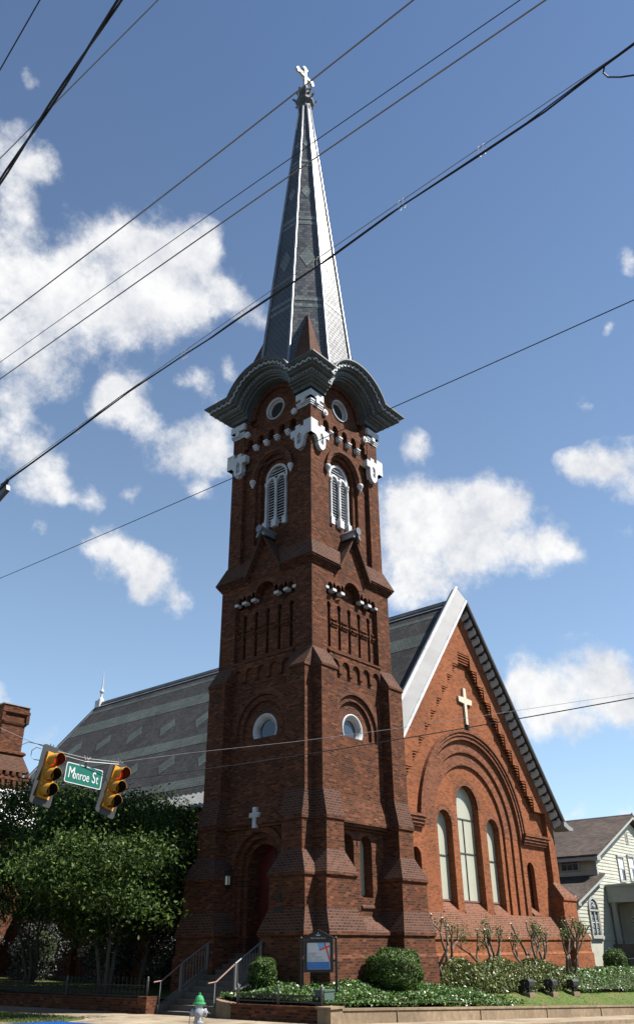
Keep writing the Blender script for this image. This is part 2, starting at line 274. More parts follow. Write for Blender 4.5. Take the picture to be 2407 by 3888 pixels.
# ---------------------------------------------------------------- helpers
def link(o, parent=None):
    COL.objects.link(o)
    if parent is not None: o.parent = parent
    return o
class MB:
    def __init__(s): s.v = []; s.f = []; s.m = []; s.uv = {}
    def add(s, vs, fs, m=0):
        b = len(s.v); s.v += [tuple(v) for v in vs]
        for f in fs: s.f.append(tuple(i+b for i in f)); s.m.append(m)
        return b
    def box(s, x0, x1, y0, y1, z0, z1, m=0, F=None):
        vs = [(x, y, z) for z in (z0, z1) for y in (y0, y1) for x in (x0, x1)]
        if F: vs = [F(*v) for v in vs]
        s.add(vs, [(0, 2, 3, 1), (4, 5, 7, 6), (0, 1, 5, 4), (2, 6, 7, 3), (0, 4, 6, 2), (1, 3, 7, 5)], m)
    def plate(s, outer, holes, o0, o1, F, m=0, mside=None):
        """outline (s,z) with holes, solid between outward distances o0<o1"""
        loops = [outer]+list(holes); flat = [p for l in loops for p in l]; n = len(flat)
        tris = tessellate_polygon([[Vector((p[0], p[1], 0)) for p in l] for l in loops])
        vs = [F(p[0], o1, p[1]) for p in flat]+[F(p[0], o0, p[1]) for p in flat]
        fs = [tuple(t) for t in tris]+[tuple(i+n for i in reversed(t)) for t in tris]
        s.add(vs, fs, m); b = len(s.v)-2*n; k = 0
        for l in loops:
            q = len(l)
            for i in range(q):
                a, c = k+i, k+(i+1) % q
                s.f.append((b+a, b+c, b+c+n, b+a+n)); s.m.append(m if mside is None else mside)
            k += q
    def loft(s, rings, m=0, cap=True, close=True):
        n = len(rings[0]); b = len(s.v)
        for r in rings: s.v += [tuple(p) for p in r]
        for i in range(len(rings)-1):
            for j in range(n if close else n-1):
                a, c = b+i*n+j, b+i*n+(j+1) % n
                s.f.append((a, c, c+n, a+n)); s.m.append(m)
        if cap:
            s.f.append(tuple(b+j for j in range(n))[::-1]); s.m.append(m)
            s.f.append(tuple(b+(len(rings)-1)*n+j for j in range(n))); s.m.append(m)
    def lathe(s, prof, c, n=16, m=0, axis='z'):
        rs = []
        for r, h in prof:
            ring = []
            for j in range(n):
                a = 2*math.pi*j/n; p = (r*math.cos(a), r*math.sin(a), h)
                if axis == 'y': p = (p[0], -p[2], p[1])
                if axis == 'x': p = (p[2], p[0], p[1])
                ring.append((c[0]+p[0], c[1]+p[1], c[2]+p[2]))
            rs.append(ring)
        s.loft(rs, m)
    def tube(s, pts, r, n=6, m=0):
        pts = [Vector(p) for p in pts]; rr = r if isinstance(r, (list, tuple)) else [r]*len(pts); rings = []; up = None
        for i, p in enumerate(pts):
            t = (pts[min(i+1, len(pts)-1)]-pts[max(i-1, 0)]).normalized()
            if up is None:
                up = Vector((0, 0, 1)) if abs(t.z) < .9 else Vector((1, 0, 0))
            a = t.cross(up)
            if a.length < 1e-4: a = t.cross(Vector((.3, 1, .2)))
            a.normalize(); b2 = a.cross(t).normalized(); up = b2
            rings.append([p+rr[i]*(math.cos(2*math.pi*j/n)*a+math.sin(2*math.pi*j/n)*b2) for j in range(n)])
        s.loft(rings, m)
    def build(s, name, mats, parent=None, smooth=False, loc=None):
        me = bpy.data.meshes.new(name); me.from_pydata(s.v, [], s.f)
        for m in (mats if isinstance(mats, (list, tuple)) else [mats]): me.materials.append(m)
        me.polygons.foreach_set('material_index', s.m)
        bm = bmesh.new(); bm.from_mesh(me); bmesh.ops.recalc_face_normals(bm, faces=bm.faces)
        ul = bm.loops.layers.uv.new('UVMap')
        for f in bm.faces:
            n = f.normal
            if abs(n.z) > .93: T = Vector((1, 0, 0)); B = Vector((0, 1, 0))
            else:
                T = Vector((-n.y, n.x, 0)).normalized(); B = n.cross(T)
                if B.z < 0: B = -B
                if abs(n.z) < .05: B = Vector((0, 0, 1))
            for l in f.loops: l[ul].uv = (l.vert.co.dot(T), l.vert.co.dot(B))
        if smooth:
            for f in bm.faces: f.smooth = True
        bm.to_mesh(me); bm.free()
        o = bpy.data.objects.new(name, me); link(o, parent)
        if loc is not None: o.location = loc
        return o
def tag(o, label=None, cat=None, group=None, kind=None):
    for k, v in (('label', label), ('category', cat), ('group', group), ('kind', kind)):
        if v: o[k] = v
    return o
def thing(name, label, cat, loc=(0, 0, 0), rz=0, group=None):
    o = bpy.data.objects.new(name, None); link(o); o.location = loc; o.rotation_euler = (0, 0, rz); o.empty_display_size = .3
    return tag(o, label, cat, group)
def dup(root, loc, rz=0, label=None, group=None, rot=None, scale=1):
    r = root.copy(); COL.objects.link(r); r.location = loc; r.rotation_euler = rot or (0, 0, rz); r.scale = (scale,)*3
    if label: r['label'] = label
    if group: r['group'] = group
    for ch in list(root.children):
        c = ch.copy(); COL.objects.link(c); c.parent = r
        for g in ch.children:
            d = g.copy(); COL.objects.link(d); d.parent = c
    return r
def fr(k):
    def F(s, o, z):
        x, y = s, -o
        for _ in range(k): x, y = y, -x
        return (x, y, z)
    return F
def arch(c, hw, zb, zs, n=14, rise=None):
    """round-headed outline, anticlockwise from bottom left"""
    rz = hw if rise is None else rise
    p = [(c-hw, zb), (c+hw, zb)]
    for i in range(n+1):
        a = math.pi*i/n; p.append((c+hw*math.cos(a), zs+rz*math.sin(a)))
    return p
def circ(c, z, r, n=28): return [(c+r*math.cos(2*math.pi*i/n), z+r*math.sin(2*math.pi*i/n)) for i in range(n)]
def rect(a, b, c, d): return [(a, c), (b, c), (b, d), (a, d)]
def ring(mb, c, z, r0, r1, o0, o1, F, m=0, a0=0., a1=math.pi, n=20):
    """arc of an arch, radial faces"""
    rs = []
    for i in range(n+1):
        a = a0+(a1-a0)*i/n; cs, sn = math.cos(a), math.sin(a)
        rs.append([F(c+r0*cs, o0, z+r0*sn), F(c+r1*cs, o0, z+r1*sn), F(c+r1*cs, o1, z+r1*sn), F(c+r0*cs, o1, z+r0*sn)])
    mb.loft(rs, m)
def text_mesh(body, size, align='CENTER', ext=.004, sx=1.0):
    cu = bpy.data.curves.new('lettering', 'FONT'); cu.body = body; cu.size = size; cu.extrude = ext; cu.align_x = align; cu.align_y = 'CENTER'
    to = bpy.data.objects.new('lettering', cu); COL.objects.link(to)
    dg = bpy.context.evaluated_depsgraph_get(); me = bpy.data.meshes.new_from_object(to.evaluated_get(dg))
    bpy.data.objects.remove(to)
    me.materials.clear(); me.transform(Matrix.Diagonal((sx, 1, 1, 1)))
    return me
def put_text(body, size, mat, parent, M, align='CENTER', sx=1.0, name='lettering'):
    me = text_mesh(body, size, align, sx=sx); me.materials.append(mat); me.transform(M)
    o = bpy.data.objects.new(name, me); link(o, parent); return o
RNG = np.random.default_rng(7)
def leaves(name, cen, size, mat, parent=None, flat=0.0, aspect=.5, jitter=.35, nrm=None):
    """one mesh of small leaf blades at the points cen"""
    n = len(cen); a = RNG.normal(size=(n, 3)); a /= np.linalg.norm(a, axis=1)[:, None]
    b = RNG.normal(size=(n, 3))
    if nrm is not None:
        nn = nrm+RNG.normal(size=(n, 3))*flat; nn /= np.linalg.norm(nn, axis=1)[:, None]
        a = np.cross(nn, b); a /= np.linalg.norm(a, axis=1)[:, None]; b = np.cross(nn, a)
    else:
        b = np.cross(a, b); b /= np.linalg.norm(b, axis=1)[:, None]
    sz = size*(1+jitter*RNG.uniform(-1, 1, n))[:, None]; c = np.cross(a, b)*sz*.18
    V = np.stack([cen-a*sz*.5, cen+b*sz*aspect*.5+c, cen+a*sz*.5, cen-b*sz*aspect*.5+c], 1).reshape(-1, 3)
    me = bpy.data.meshes.new(name); me.vertices.add(4*n); me.vertices.foreach_set('co', V.ravel())
    me.loops.add(4*n); me.loops.foreach_set('vertex_index', np.arange(4*n, dtype=np.int32))
    me.polygons.add(n); me.polygons.foreach_set('loop_start', np.arange(0, 4*n, 4, dtype=np.int32))
    me.update(calc_edges=True); me.materials.append(mat)
    o = bpy.data.objects.new(name, me); link(o, parent); return o

# ================================================================ the church
church = thing('church', 'red brick church with a slate-spired corner tower and steep front gable', 'church', (0, 0, -1.6))
CH = church
def cb(mb, name, mats, smooth=False, parent=None):
    """build a church part; geometry is in world metres"""
    o = mb.build(name, mats, parent or CH, smooth)
    if parent is None: o.location = (0, 0, 1.6)
    return o
def sub(mb, name, mats, parent, smooth=False): return mb.build(name, mats, parent, smooth)

# ---------------- tower walls
tw = MB()   # slots: 0 brick 1 weathering 2 arch brick 3 dark
tw.box(-1.45, 1.45, -1.45, 1.45, -1.7, 23.6, 3)
P = 1.72
def posts(h, z0, z1, e=0):
    for sx in (-1, 1):
        for sy in (-1, 1):
            x0, x1 = sorted((sx*P, sx*h)); y0, y1 = sorted((sy*P, sy*h)); tw.box(x0, x1, y0, y1, z0, z1, 0)
posts(2.6, -1.7, 13.9)
posts(2.47, 13.9, 22.7)
for k in range(4):
    F = fr(k); door = (k == 1)
    # --- foot: windows or door
    if not door:
        h1 = arch(-.54, .36, 1.66, 3.37, 12); h2 = arch(.54, .36, 1.66, 3.37, 12)
        tw.plate(rect(-P, P, -1.7, 4.02), [h1, h2], 1.45, 2.46, F)
        for c in (-.54, .54):
            ring(tw, c, 3.37, .36, .58, 2.4, 2.468, F, 2)
            # sloping sill
            tw.loft([[F(c-.36, 2.05, 1.78), F(c+.36, 2.05, 1.78), F(c+.36, 2.05, 1.3), F(c-.36, 2.05, 1.3)], [F(c-.36, 2.52, 1.37), F(c+.36, 2.52, 1.37), F(c+.36, 2.52, 1.3), F(c-.36, 2.52, 1.3)]], 1)
        pl = [(1.06, 2.45), (.52, 3.06), (.44, 3.06), (.38, 3.0), (-.16, 3.0), (-.24, 3.06), (-1.7, 3.06)]
        for (za, oa), (zb, ob) in zip(pl[:-1], pl[1:]):
            tw.loft([[F(-1.5, 2.2, za), F(1.5, 2.2, za), F(1.5, oa, za), F(-1.5, oa, za)], [F(-1.5, 2.2, zb), F(1.5, 2.2, zb), F(1.5, ob, zb), F(-1.5, ob, zb)]], 1 if ob-oa > .3 else 0)
    else:
        d0 = arch(0, .82, -.08, 2.62, 16)
        tw.plate(rect(-P, P, -1.7, 4.02), [d0], 1.62, 2.3, F)
        tw.plate(rect(-P, P, -1.7, 4.02), [arch(0, 1.0, -.08, 2.62, 16)], 2.3, 2.46, F)
        tw.plate(rect(-P, P, -1.7, 4.02), [arch(0, 1.18, -.08, 2.62, 16)], 2.46, 2.56, F)
        ring(tw, 0, 2.62, 1.2, 1.42, 2.5, 2.64, F, 2)
        for s in (-1.45, 1.2):
            pl = [(1.06, 2.55), (.52, 3.06), (.44, 3.06), (.38, 3.0), (-1.7, 3.0)]
            for (za, oa), (zb, ob) in zip(pl[:-1], pl[1:]):
                tw.loft([[F(s, 2.2, za), F(s+.3, 2.2, za), F(s+.3, oa, za), F(s, oa, za)], [F(s, 2.2, zb), F(s+.3, 2.2, zb), F(s+.3, ob, zb), F(s, ob, zb)]], 1 if ob-oa > .3 else 0)
    # --- sloped band over the windows
    tw.loft([[F(-P, 2.2, 5.0), F(P, 2.2, 5.0), F(P, 2.61, 5.0), F(-P, 2.61, 5.0)], [F(-P, 2.2, 4.14), F(P, 2.2, 4.14), F(P, 2.8, 4.14), F(-P, 2.8, 4.14)],
             [F(-P, 2.2, 4.06), F(P, 2.2, 4.06), F(P, 2.8, 4.06), F(-P, 2.8, 4.06)]], 0)
    tw.box(-P, P, 2.2, 2.72, 3.96, 4.055, 0, F); tw.box(-P, P, 2.2, 2.6, 3.87, 3.955, 0, F)
    # --- oculus stage
    ocz = 7.55
    tw.plate(rect(-P, P, 5.0, 10.3), [arch(0, 1.36, 7.2, ocz, 24)], 2.48, 2.6, F)
    tw.plate(rect(-1.5, 1.5, 7.0, 9.2), [arch(0, 1.12, 7.25, ocz, 24)], 2.36, 2.505, F)
    tw.plate(rect(-1.4, 1.4, 6.6, 9.0), [circ(0, ocz, .6)], 1.45, 2.40, F)
    ring(tw, 0, ocz, 1.37, 1.62, 2.56, 2.612, F, 2, 0, math.pi, 26)
    ring(tw, 0, ocz, 1.13, 1.35, 2.45, 2.512, F, 2, 0, math.pi, 26)
    ring(tw, 0, ocz, .66, .95, 2.36, 2.41, F, 2, 0, 2*math.pi, 30)
    # --- small corbel arches under the arcade
    bay = [rect(-1.66, 1.66, 10.12, 10.34)]
    out = [(-1.66, 10.34), (-1.66, 9.62)]
    x = -1.66; w = .664
    for i in range(5):
        c = -1.66+w*(i+.5)
        out += [(c-.235, 9.55), (c-.235, 9.86)] if i else [(c-.235, 9.62), (c-.235, 9.86)]
        out += [(c-.235*math.cos(math.pi*j/8), 9.86+.235*math.sin(math.pi*j/8)) for j in range(1, 8)]
        out += [(c+.235, 9.86), (c+.235, 9.55 if i < 4 else 9.62)]
    out += [(1.66, 9.62), (1.66, 10.34)]
    tw.plate(out, [], 2.55, 2.70, F)
    tw.box(-P+.03, P-.03, 2.5, 2.74, 10.345, 10.40, 0, F); tw.box(-P+.03, P-.03, 2.5, 2.67, 10.405, 10.47, 0, F)
    # --- arcade panel: deep recess, inner piers with round slots
    tw.box(-P, P, 1.45, 2.2, 10.3, 14.0, 0, F)
    slots = []
    def key(c): return [(c-.085, 10.66), (c+.085, 10.66), (c+.085, 12.34)]+[(c+.13*math.cos(a), 12.46+.15*math.sin(a)) for a in [math.pi*(j/10*1.4-.2) for j in range(11)]]+[(c-.085, 12.34)]
    tops = [key(c) for c in (-1.32, -.66, 0, .66, 1.32)]
    tw.plate([(-P, 10.47), (P, 10.47), (P, 12.9), (1.25, 12.9), (1.0, 12.72), (.6, 12.9), (-.6, 12.9), (-1.0, 12.72), (-1.25, 12.9), (-P, 12.9)], tops, 2.15, 2.40, F)
    for c in (-1.65, -.99, -.33, .33, .99, 1.6):
        hw = .2 if abs(c) < 1.4 else .1
        for zz, oo in ((11.58, .05), (11.66, .09), (11.86, .05)): tw.box(c-hw, c+hw, 2.38, 2.40+oo, zz, zz+.07, 0, F)
    # top plate with the white-corbelled arcade
    o = [(-P, 13.98), (-P, 13.14)]
    spans = [(-1.6, -1.3), (-1.08, -.76), (-.55, .55), (.76, 1.08), (1.3, 1.6)]
    for a, b in spans:
        c, hw = (a+b)/2, (b-a)/2
        o += [(a, 13.14), (a, 13.2)]+[(c-hw*math.cos(math.pi*j/12), 13.2+hw*math.sin(math.pi*j/12)) for j in range(1, 12)]+[(b, 13.2), (b, 13.14)]
    o += [(P, 13.14), (P, 13.98)]
    tw.plate(o, [], 2.15, 2.6, F)
    for a, b in spans: ring(tw, (a+b)/2, 13.2, (b-a)/2+.01, (b-a)/2+.2, 2.55, 2.612, F, 2, .0, math.pi, 14)
    # --- gablet zone: string course, gablet
    gz = 13.98
    def course(z0, z1, ov):
        # corner length, then up the gablet, both sides
        h = 2.6+ov
        for sg in (-1, 1):
            pts = [(sg*h, z0), (sg*1.0, z0), (0, z0+1.72), (0, z1+1.72), (sg*1.0-sg*.03, z1), (sg*h, z1)]
            pts = [(a, z) for a, z in pts]
            # mitre at the tower corner
            rs = [[F(a if abs(a) < 2.5 else sg*2.55, 2.5, z) for a, z in pts], [F(a, h, z) for a, z in pts]]
            tw.loft(rs, 0)
    for i in range(4): course(gz+.075*i-.08, gz+.075*(i+1)-.09, .05+.05*i)
    tw.plate([(-1.02, gz-.1), (1.02, gz-.1), (0, gz+1.66)], [], 2.3, 2.604, F)
    # little cross on the gablet, a near-black plate for a cut's shade
    tw.plate([(-.03, 14.34), (.03, 14.34), (.03, 14.58), (.11, 14.58), (.11, 14.65), (.03, 14.65), (.03, 14.78), (-.03, 14.78), (-.03, 14.65), (-.11, 14.65), (-.11, 14.58), (-.03, 14.58)], [], 2.58, 2.609, F, 3)
    # weathering from the string course up to the belfry, broken by the gablet
    for sg in (-1, 1):
        tw.loft([[F(sg*2.84, 2.84, 14.2), F(sg*1.05, 2.84, 14.2), F(sg*1.05, 2.4, 14.2), F(sg*2.4, 2.4, 14.2)], [F(sg*2.5, 2.5, 15.05), F(sg*.62, 2.5, 15.05), F(sg*.62, 2.3, 15.05), F(sg*2.3, 2.3, 15.05)]], 1)
    # gablet roof, two slopes running back into the wall
    for sg in (-1, 1):
        a0, a1 = F(sg*1.06, 2.86, 14.16), F(0, 2.86, 15.96)
        b0, b1 = F(sg*1.06, 2.2, 14.16), F(0, 2.2, 15.96)
        dn = .09
        tw.loft([[a0, a1, F(0, 2.86, 15.96-dn), F(sg*1.0, 2.86, 14.1-dn)], [b0, b1, F(0, 2.2, 15.96-dn), F(sg*1.0, 2.2, 14.1-dn)]], 1)
    # --- belfry stage
    hood = arch(0, 1.08, 15.9, 19.25, 22)
    tw.plate(rect(-P, P, 13.9, 21.2), [hood], 2.1, 2.27, F)
    tw.plate(rect(-1.4, 1.4, 15.7, 20.6), [arch(0, .86, 16.1, 19.2, 22)], 1.95, 2.14, F)
    tw.plate(rect(-1.2, 1.2, 15.5, 20.4), [arch(0, .66, 16.72, 19.17, 22)], 1.45, 1.99, F)
    tw.box(-1.3, 1.3, 1.45, 2.05, 14.0, 16.4, 0, F)
    ring(tw, 0, 19.25, 1.08, 1.28, 2.2, 2.40, F, 2, -.06, math.pi+.06, 26)
    ring(tw, 0, 19.25, 1.0, 1.1, 2.2, 2.33, F, 2, 0, math.pi, 26)
    # corbel arches below the cornice
    o = [(-P, 22.72), (-P, 21.12)]
    cs = [-1.36, -.68, 0, .68, 1.36]
    for c in cs:
        hw = .2
        o += [(c-hw, 21.12), (c-hw, 21.32)]+[(c-hw*math.cos(math.pi*j/10), 21.32+hw*1.2*math.sin(math.pi*j/10)) for j in range(1, 10)]+[(c+hw, 21.32), (c+hw, 21.12)]
    o += [(P, 21.12), (P, 22.72)]
    arc = [(1.5*math.cos(a), 22.75+1.5*math.sin(a)) for a in [math.pi*j/24 for j in range(25)]]
    # lower strip with corbel arches, then the wall with the round niche
    lo = [p for p in o if p[1] < 21.9]+[]
    tw.plate([(-P, 21.75)]+lo[1:-1] if False else [(-P, 21.75)]+[p for p in o if p[1] < 21.7]+[(P, 21.75)], [], 2.1, 2.44, F)
    tw.plate([(-P, 21.75), (P, 21.75), (P, 22.75)]+[(1.5, 22.75)]+[(1.5*math.cos(a), 22.75-.95*math.sin(a)) for a in [math.pi*j/20 for j in range(1, 20)]]+[(-1.5, 22.75), (-P, 22.75)], [], 2.1, 2.44, F)
    tw.plate(rect(-P, P, 21.6, 24.5), [circ(0, 22.9, .48)], 1.45, 2.14, F)
    ring(tw, 0, 22.9, .55, .8, 2.1, 2.155, F, 2, 0, 2*math.pi, 30)
    ring(tw, 0, 22.75, 1.28, 1.5, 2.1, 2.28, F, 2, 0, math.pi, 26)
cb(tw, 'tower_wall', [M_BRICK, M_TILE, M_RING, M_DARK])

# ---------------- buttresses: two at every tower corner
LV = [(10.40, 1.66, 2.6, 2.56), (9.58, 1.64, 2.64, 3.10), (9.50, 1.64, 2.64, 3.10), (9.44, 1.68, 2.602, 3.05), (5.05, 1.68, 2.602, 3.05), (4.12, 1.63, 2.64, 3.25), (4.03, 1.63, 2.64, 3.25), (3.97, 1.66, 2.604, 3.2),
      (3.03, 1.66, 2.604, 3.2), (2.30, 1.30, 3.0, 3.52), (2.21, 1.30, 3.0, 3.52), (2.14, 1.35, 2.95, 3.45), (1.22, 1.35, 2.95, 3.45), (.53, 1.03, 3.08, 3.66), (.43, 1.03, 3.08, 3.66), (.37, 1.08, 3.03, 3.6),
      (-.14, 1.08, 3.03, 3.6), (-.24, 1.03, 3.09, 3.67), (-1.75, 1.03, 3.09, 3.67)]
for k in range(4):
    for sg in (-1, 1):
        b = MB(); F = fr(k); e = .0 if sg < 0 else .003
        for (za, ia, oa, ya), (zb, ib, ob, yb) in zip(LV[:-1], LV[1:]):
            inn = 2.2
            A = [F(sg*ia, inn, za), F(sg*(oa+e), inn, za), F(sg*(oa+e), ya, za), F(sg*ia, ya, za)]
            B = [F(sg*ib, inn, zb), F(sg*(ob+e), inn, zb), F(sg*(ob+e), yb, zb), F(sg*ib, yb, zb)]
            b.loft([A, B], 1 if yb-ya > .1 and za-zb > .4 else 0)
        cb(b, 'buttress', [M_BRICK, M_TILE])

# ---------------- belfry louvres, oculi, lancets, white stonework
def local(F): return F
for k in range(4):
    F = fr(k)
    w = MB()
    ring(w, 0, 19.17, .56, .67, 1.86, 2.02, F, 0, 0, math.pi, 22)
    for s in (-.615, .615):
        w.box(s-.055, s+.055, 1.86, 2.02, 16.7, 19.17, 0, F)
    for c in (-.3, .3): ring(w, c, 18.95, .2, .30, 1.9, 2.03, F, 0, 0, math.pi, 14)
    fo = cb(w, 'louvred_window', [M_WHITE])
    c3 = MB()
    x, y, _ = F(0, 2.03, 0)
    for s, rr in ((0, .075), (-.6, .06), (.6, .06)):
        x, y, _ = F(s, 2.04, 0)
        c3.lathe([(rr*1.7, 16.7), (rr*1.7, 16.95), (rr*1.25, 17.0), (rr*1.25, 17.06), (rr, 17.1), (rr*.92, 18.7), (rr*1.3, 18.74), (rr*1.1, 18.78), (rr*1.6, 18.9), (rr*1.6, 18.97)], (x, y, 0), 12)
        c3.box(s-rr*1.9, s+rr*1.9, 1.9, 2.04+rr*1.9, 16.55, 16.93, 0, F)
    sub(c3, 'column', [M_WHITE], fo)
    sl = MB(); z = 16.75
    while z < 19.68:
        hw = .56 if z < 19.17 else math.sqrt(max(.001, .56**2-(z-19.17)**2))
        sl.loft([[F(-hw, 1.84, z+.075), F(hw, 1.84, z+.075), F(hw, 1.96, z), F(-hw, 1.96, z)], [F(-hw, 1.84, z+.10), F(hw, 1.84, z+.10), F(hw, 1.97, z+.03), F(-hw, 1.97, z+.03)]], 0); z += .14
    sub(sl, 'louvre_slats', [M_WHITE], fo)
    sb = MB(); sb.box(-.66, .66, 1.5, 1.80, 16.7, 19.85, 0, F); sub(sb, 'dark_backing', [M_DARK], fo)  # near-black box puts the unlit belfry's shade behind the slats
    # round windows
    for zc, oo, R0, R1, dark in ((22.9, 2.12, .42, .58, True), (7.55, 2.34, .43, .645, False)):
        g = MB()
        prof = [(R0, oo-.16), (R0, oo-.06), (R0+.05, oo-.03), (R0+.05, oo+.0), ((R0+R1)/2+.02, oo+.035), (R1-.04, oo+.10), (R1, oo+.09), (R1, oo-.05)]
        n = 32; rs = []
        for j in range(n):
            a = 2*math.pi*j/n; rs.append([F(r*math.cos(a), o, zc+r*math.sin(a)) for r, o in prof])
        rs.append(rs[0]); g.loft(rs, 0, cap=False, close=False)
        fo2 = cb(g, 'oculus_window', [M_WHITE], True)
        q = MB(); q.plate(circ(0, zc, R0+.03), [], oo-.2, oo-.13, F); sub(q, 'pane', [M_DARK if dark else M_GLASS], fo2)
    # lancet glass
    if k != 1:
        for c in (-.54, .54):
            q = MB(); q.plate(arch(c, .37, 1.72, 3.37, 12), [], 2.02, 2.07, F); po = cb(q, 'lancet_window', [M_PANEL])
            q = MB(); q.box(c-.37, c+.37, 2.05, 2.1, 1.7, 1.76, 0, F); sub(q, 'sill_bar', [M_RUST], po)
    # white corbel blocks of the arcade and of the cornice
    for c, hw in ((-1.66, .09), (-1.19, .115), (-.655, .115), (.655, .115), (1.19, .115), (1.66, .09)):
        q = MB(); q.box(c-hw, c+hw, 2.38, 2.635, 13.02, 13.13, 0, F); cb(q, 'corbel_block', [M_WHITE])
    for c in (-1.02, -.34, .34, 1.02):
        q = MB()
        for i, (oo, zz) in enumerate(((2.5, 21.02), (2.46, 20.94), (2.41, 20.86))): q.box(c-.13+.012*i, c+.13-.012*i, 2.2, oo, zz, zz+.076, 0, F)
        cb(q, 'moulded_corbel', [M_WHITE])
    # drops under the hood mould
    for s in (-1.18, 1.18):
        q = MB(); x, y, _ = F(s, 2.36, 0)
        q.lathe([(.02, 18.83), (.06, 18.87), (.05, 18.92), (.1, 18.98), (.12, 19.06), (.15, 19.1), (.15, 19.2), (.12, 19.24)], (x, y, 0), 12); cb(q, 'stone_drop', [M_WHITE], True)
    # round bosses beside the oculus
    for s in (-1.5, 1.5):
        q = MB(); q.plate(circ(s, 21.86, .16, 18), [], 2.4, 2.56, F); q.plate(circ(s, 21.86, .07, 12), [], 2.55, 2.60, F); cb(q, 'round_boss', [M_WHITE])
    # gablet ridge roll
    q = MB(); a = Vector(F(0, 3.06, 16.1)); b_ = Vector(F(0, 2.05, 16.1)); q.tube([a, b_], .155, 14); q.tube([a, a+(a-b_)*.02], .17, 14)
    q.loft([[F(-.15, 2.98, 16.05), F(.15, 2.98, 16.05), F(.27, 2.98, 15.76), F(.17, 2.98, 15.76), F(0, 2.98, 15.97), F(-.17, 2.98, 15.76), F(-.27, 2.98, 15.76)],
            [F(-.15, 2.3, 16.05), F(.15, 2.3, 16.05), F(.27, 2.3, 15.76), F(.17, 2.3, 15.76), F(0, 2.3, 15.97), F(-.17, 2.3, 15.76), F(-.27, 2.3, 15.76)]], 0)
    cb(q, 'gablet_ridge_roll', [M_LEAD], False)
    # pilaster caps under the cornice
    for sg in (-1, 1):
        q = MB()
        for (za, zb, oo) in ((22.28, 22.62, 2.58), (22.06, 22.14, 2.56), (21.97, 22.055, 2.53), (21.88, 21.965, 2.5)):
            e = .002*(1 if sg > 0 else -1)
            q.box(*sorted((sg*1.66, sg*(oo+e))), 2.3, oo+e, za, zb, 0, F)
        q.box(*sorted((sg*2.0, sg*2.22)), 2.3, 2.62, 22.0, 22.3, 0, F)
        cb(q, 'pilaster_cap', [M_TRIM])
# cross-shaped brackets wrapping the four corners
for k in range(4):
    br = MB(); cut = MB()
    for kk, sg in ((k, -1), ((k+1) % 4, 1)):
        F = fr(kk); oo = 2.66 if sg < 0 else 2.6602
        def S(pts): return [(sg*a, z) for a, z in (pts if sg > 0 else pts)]
        pts = [(oo, 20.2), (oo, 20.96), (2.2, 20.96), (2.2, 20.72), (1.98, 20.72), (1.98, 20.86), (1.72, 20.86), (1.72, 20.66), (1.42, 20.66), (1.42, 20.3), (1.66, 20.3), (1.66, 19.95), (1.7, 19.75), (1.82, 19.6), (1.93, 19.56), (2.04, 19.6), (2.16, 19.75), (2.2, 19.95), (2.2, 20.05), (2.34, 20.2)]
        hole = [(1.93-.11, 19.85), (1.93+.11, 19.85), (1.93+.11, 20.3), (1.93, 20.45), (1.93-.11, 20.3)]
        br.plate([(sg*a, z) for a, z in pts], [[(sg*a, z) for a, z in hole]], 2.4, oo, F)
        cut.plate([(sg*a, z) for a, z in hole], [], 2.4, 2.55, F, 1)
        cut.box(*sorted((sg*1.91, sg*1.95)), 2.54, 2.62, 19.85, 20.4, 0, F); cut.box(*sorted((sg*1.82, sg*2.04)), 2.54, 2.618, 20.1, 20.15, 0, F)
    bo = cb(br, 'corner_bracket', [M_WHITE]); sub(cut, 'bracket_tracery', [M_WHITE, M_LEAD], bo)

# ---------------- bracketed cornice with arched heads
AR, AZ, HO = 2.22, 22.75, 3.56
PROF = [(HO, -.02), (HO, .05), (3.5, .06), (3.47, .1), (3.40, .12), (3.36, .13), (3.36, .31), (3.25, .315), (3.22, .37), (3.05, .38), (3.0, .40), (3.0, .60), (2.88, .605), (2.86, .66), (2.7, .665), (2.68, .72), (2.58, .725), (2.56, .74), (2.56, .92), (2.3, .92)]
def path(F, o, d, na=26):
    """cornice line on one face at outward o, lowered by d"""
    zt = 23.75
    r = max(AR-d, 1.5); zs = zt-d; pts = [(-o, zs)]
    a0 = math.asin(min(.999, max(0.02, (zs-AZ)/r))) if zs > AZ else 0
    for i in range(na+1):
        a = math.pi-a0-(math.pi-2*a0)*i/na; pts.append((r*math.cos(a), AZ+r*math.sin(a)))
    pts.append((o, zs)); return pts
co = MB()
for k in range(4):
    F = fr(k); rows = [[F(s, o, z) for s, z in path(F, o, d)] for o, d in PROF]
    # frieze stops at the inner arch
    co.loft(rows, 0, cap=False, close=False)
    # curved lead roof behind the arch head
    back = [F(s, 1.2, z+.12) for s, z in path(F, 1.2, -.02)]
    co.loft([rows[0], back], 1, cap=False, close=False)
    # soffit barrel of the niche
    ins = [[F(1.5*math.cos(a), o, 22.75+1.5*math.sin(a)) for a in [math.pi*j/26 for j in range(27)]] for o in (2.58, 2.05)]
    co.loft(ins, 0, cap=False, close=False)
corn = cb(co, 'cornice', [M_CORN, M_LEAD])
zz = MB(); sc = MB()
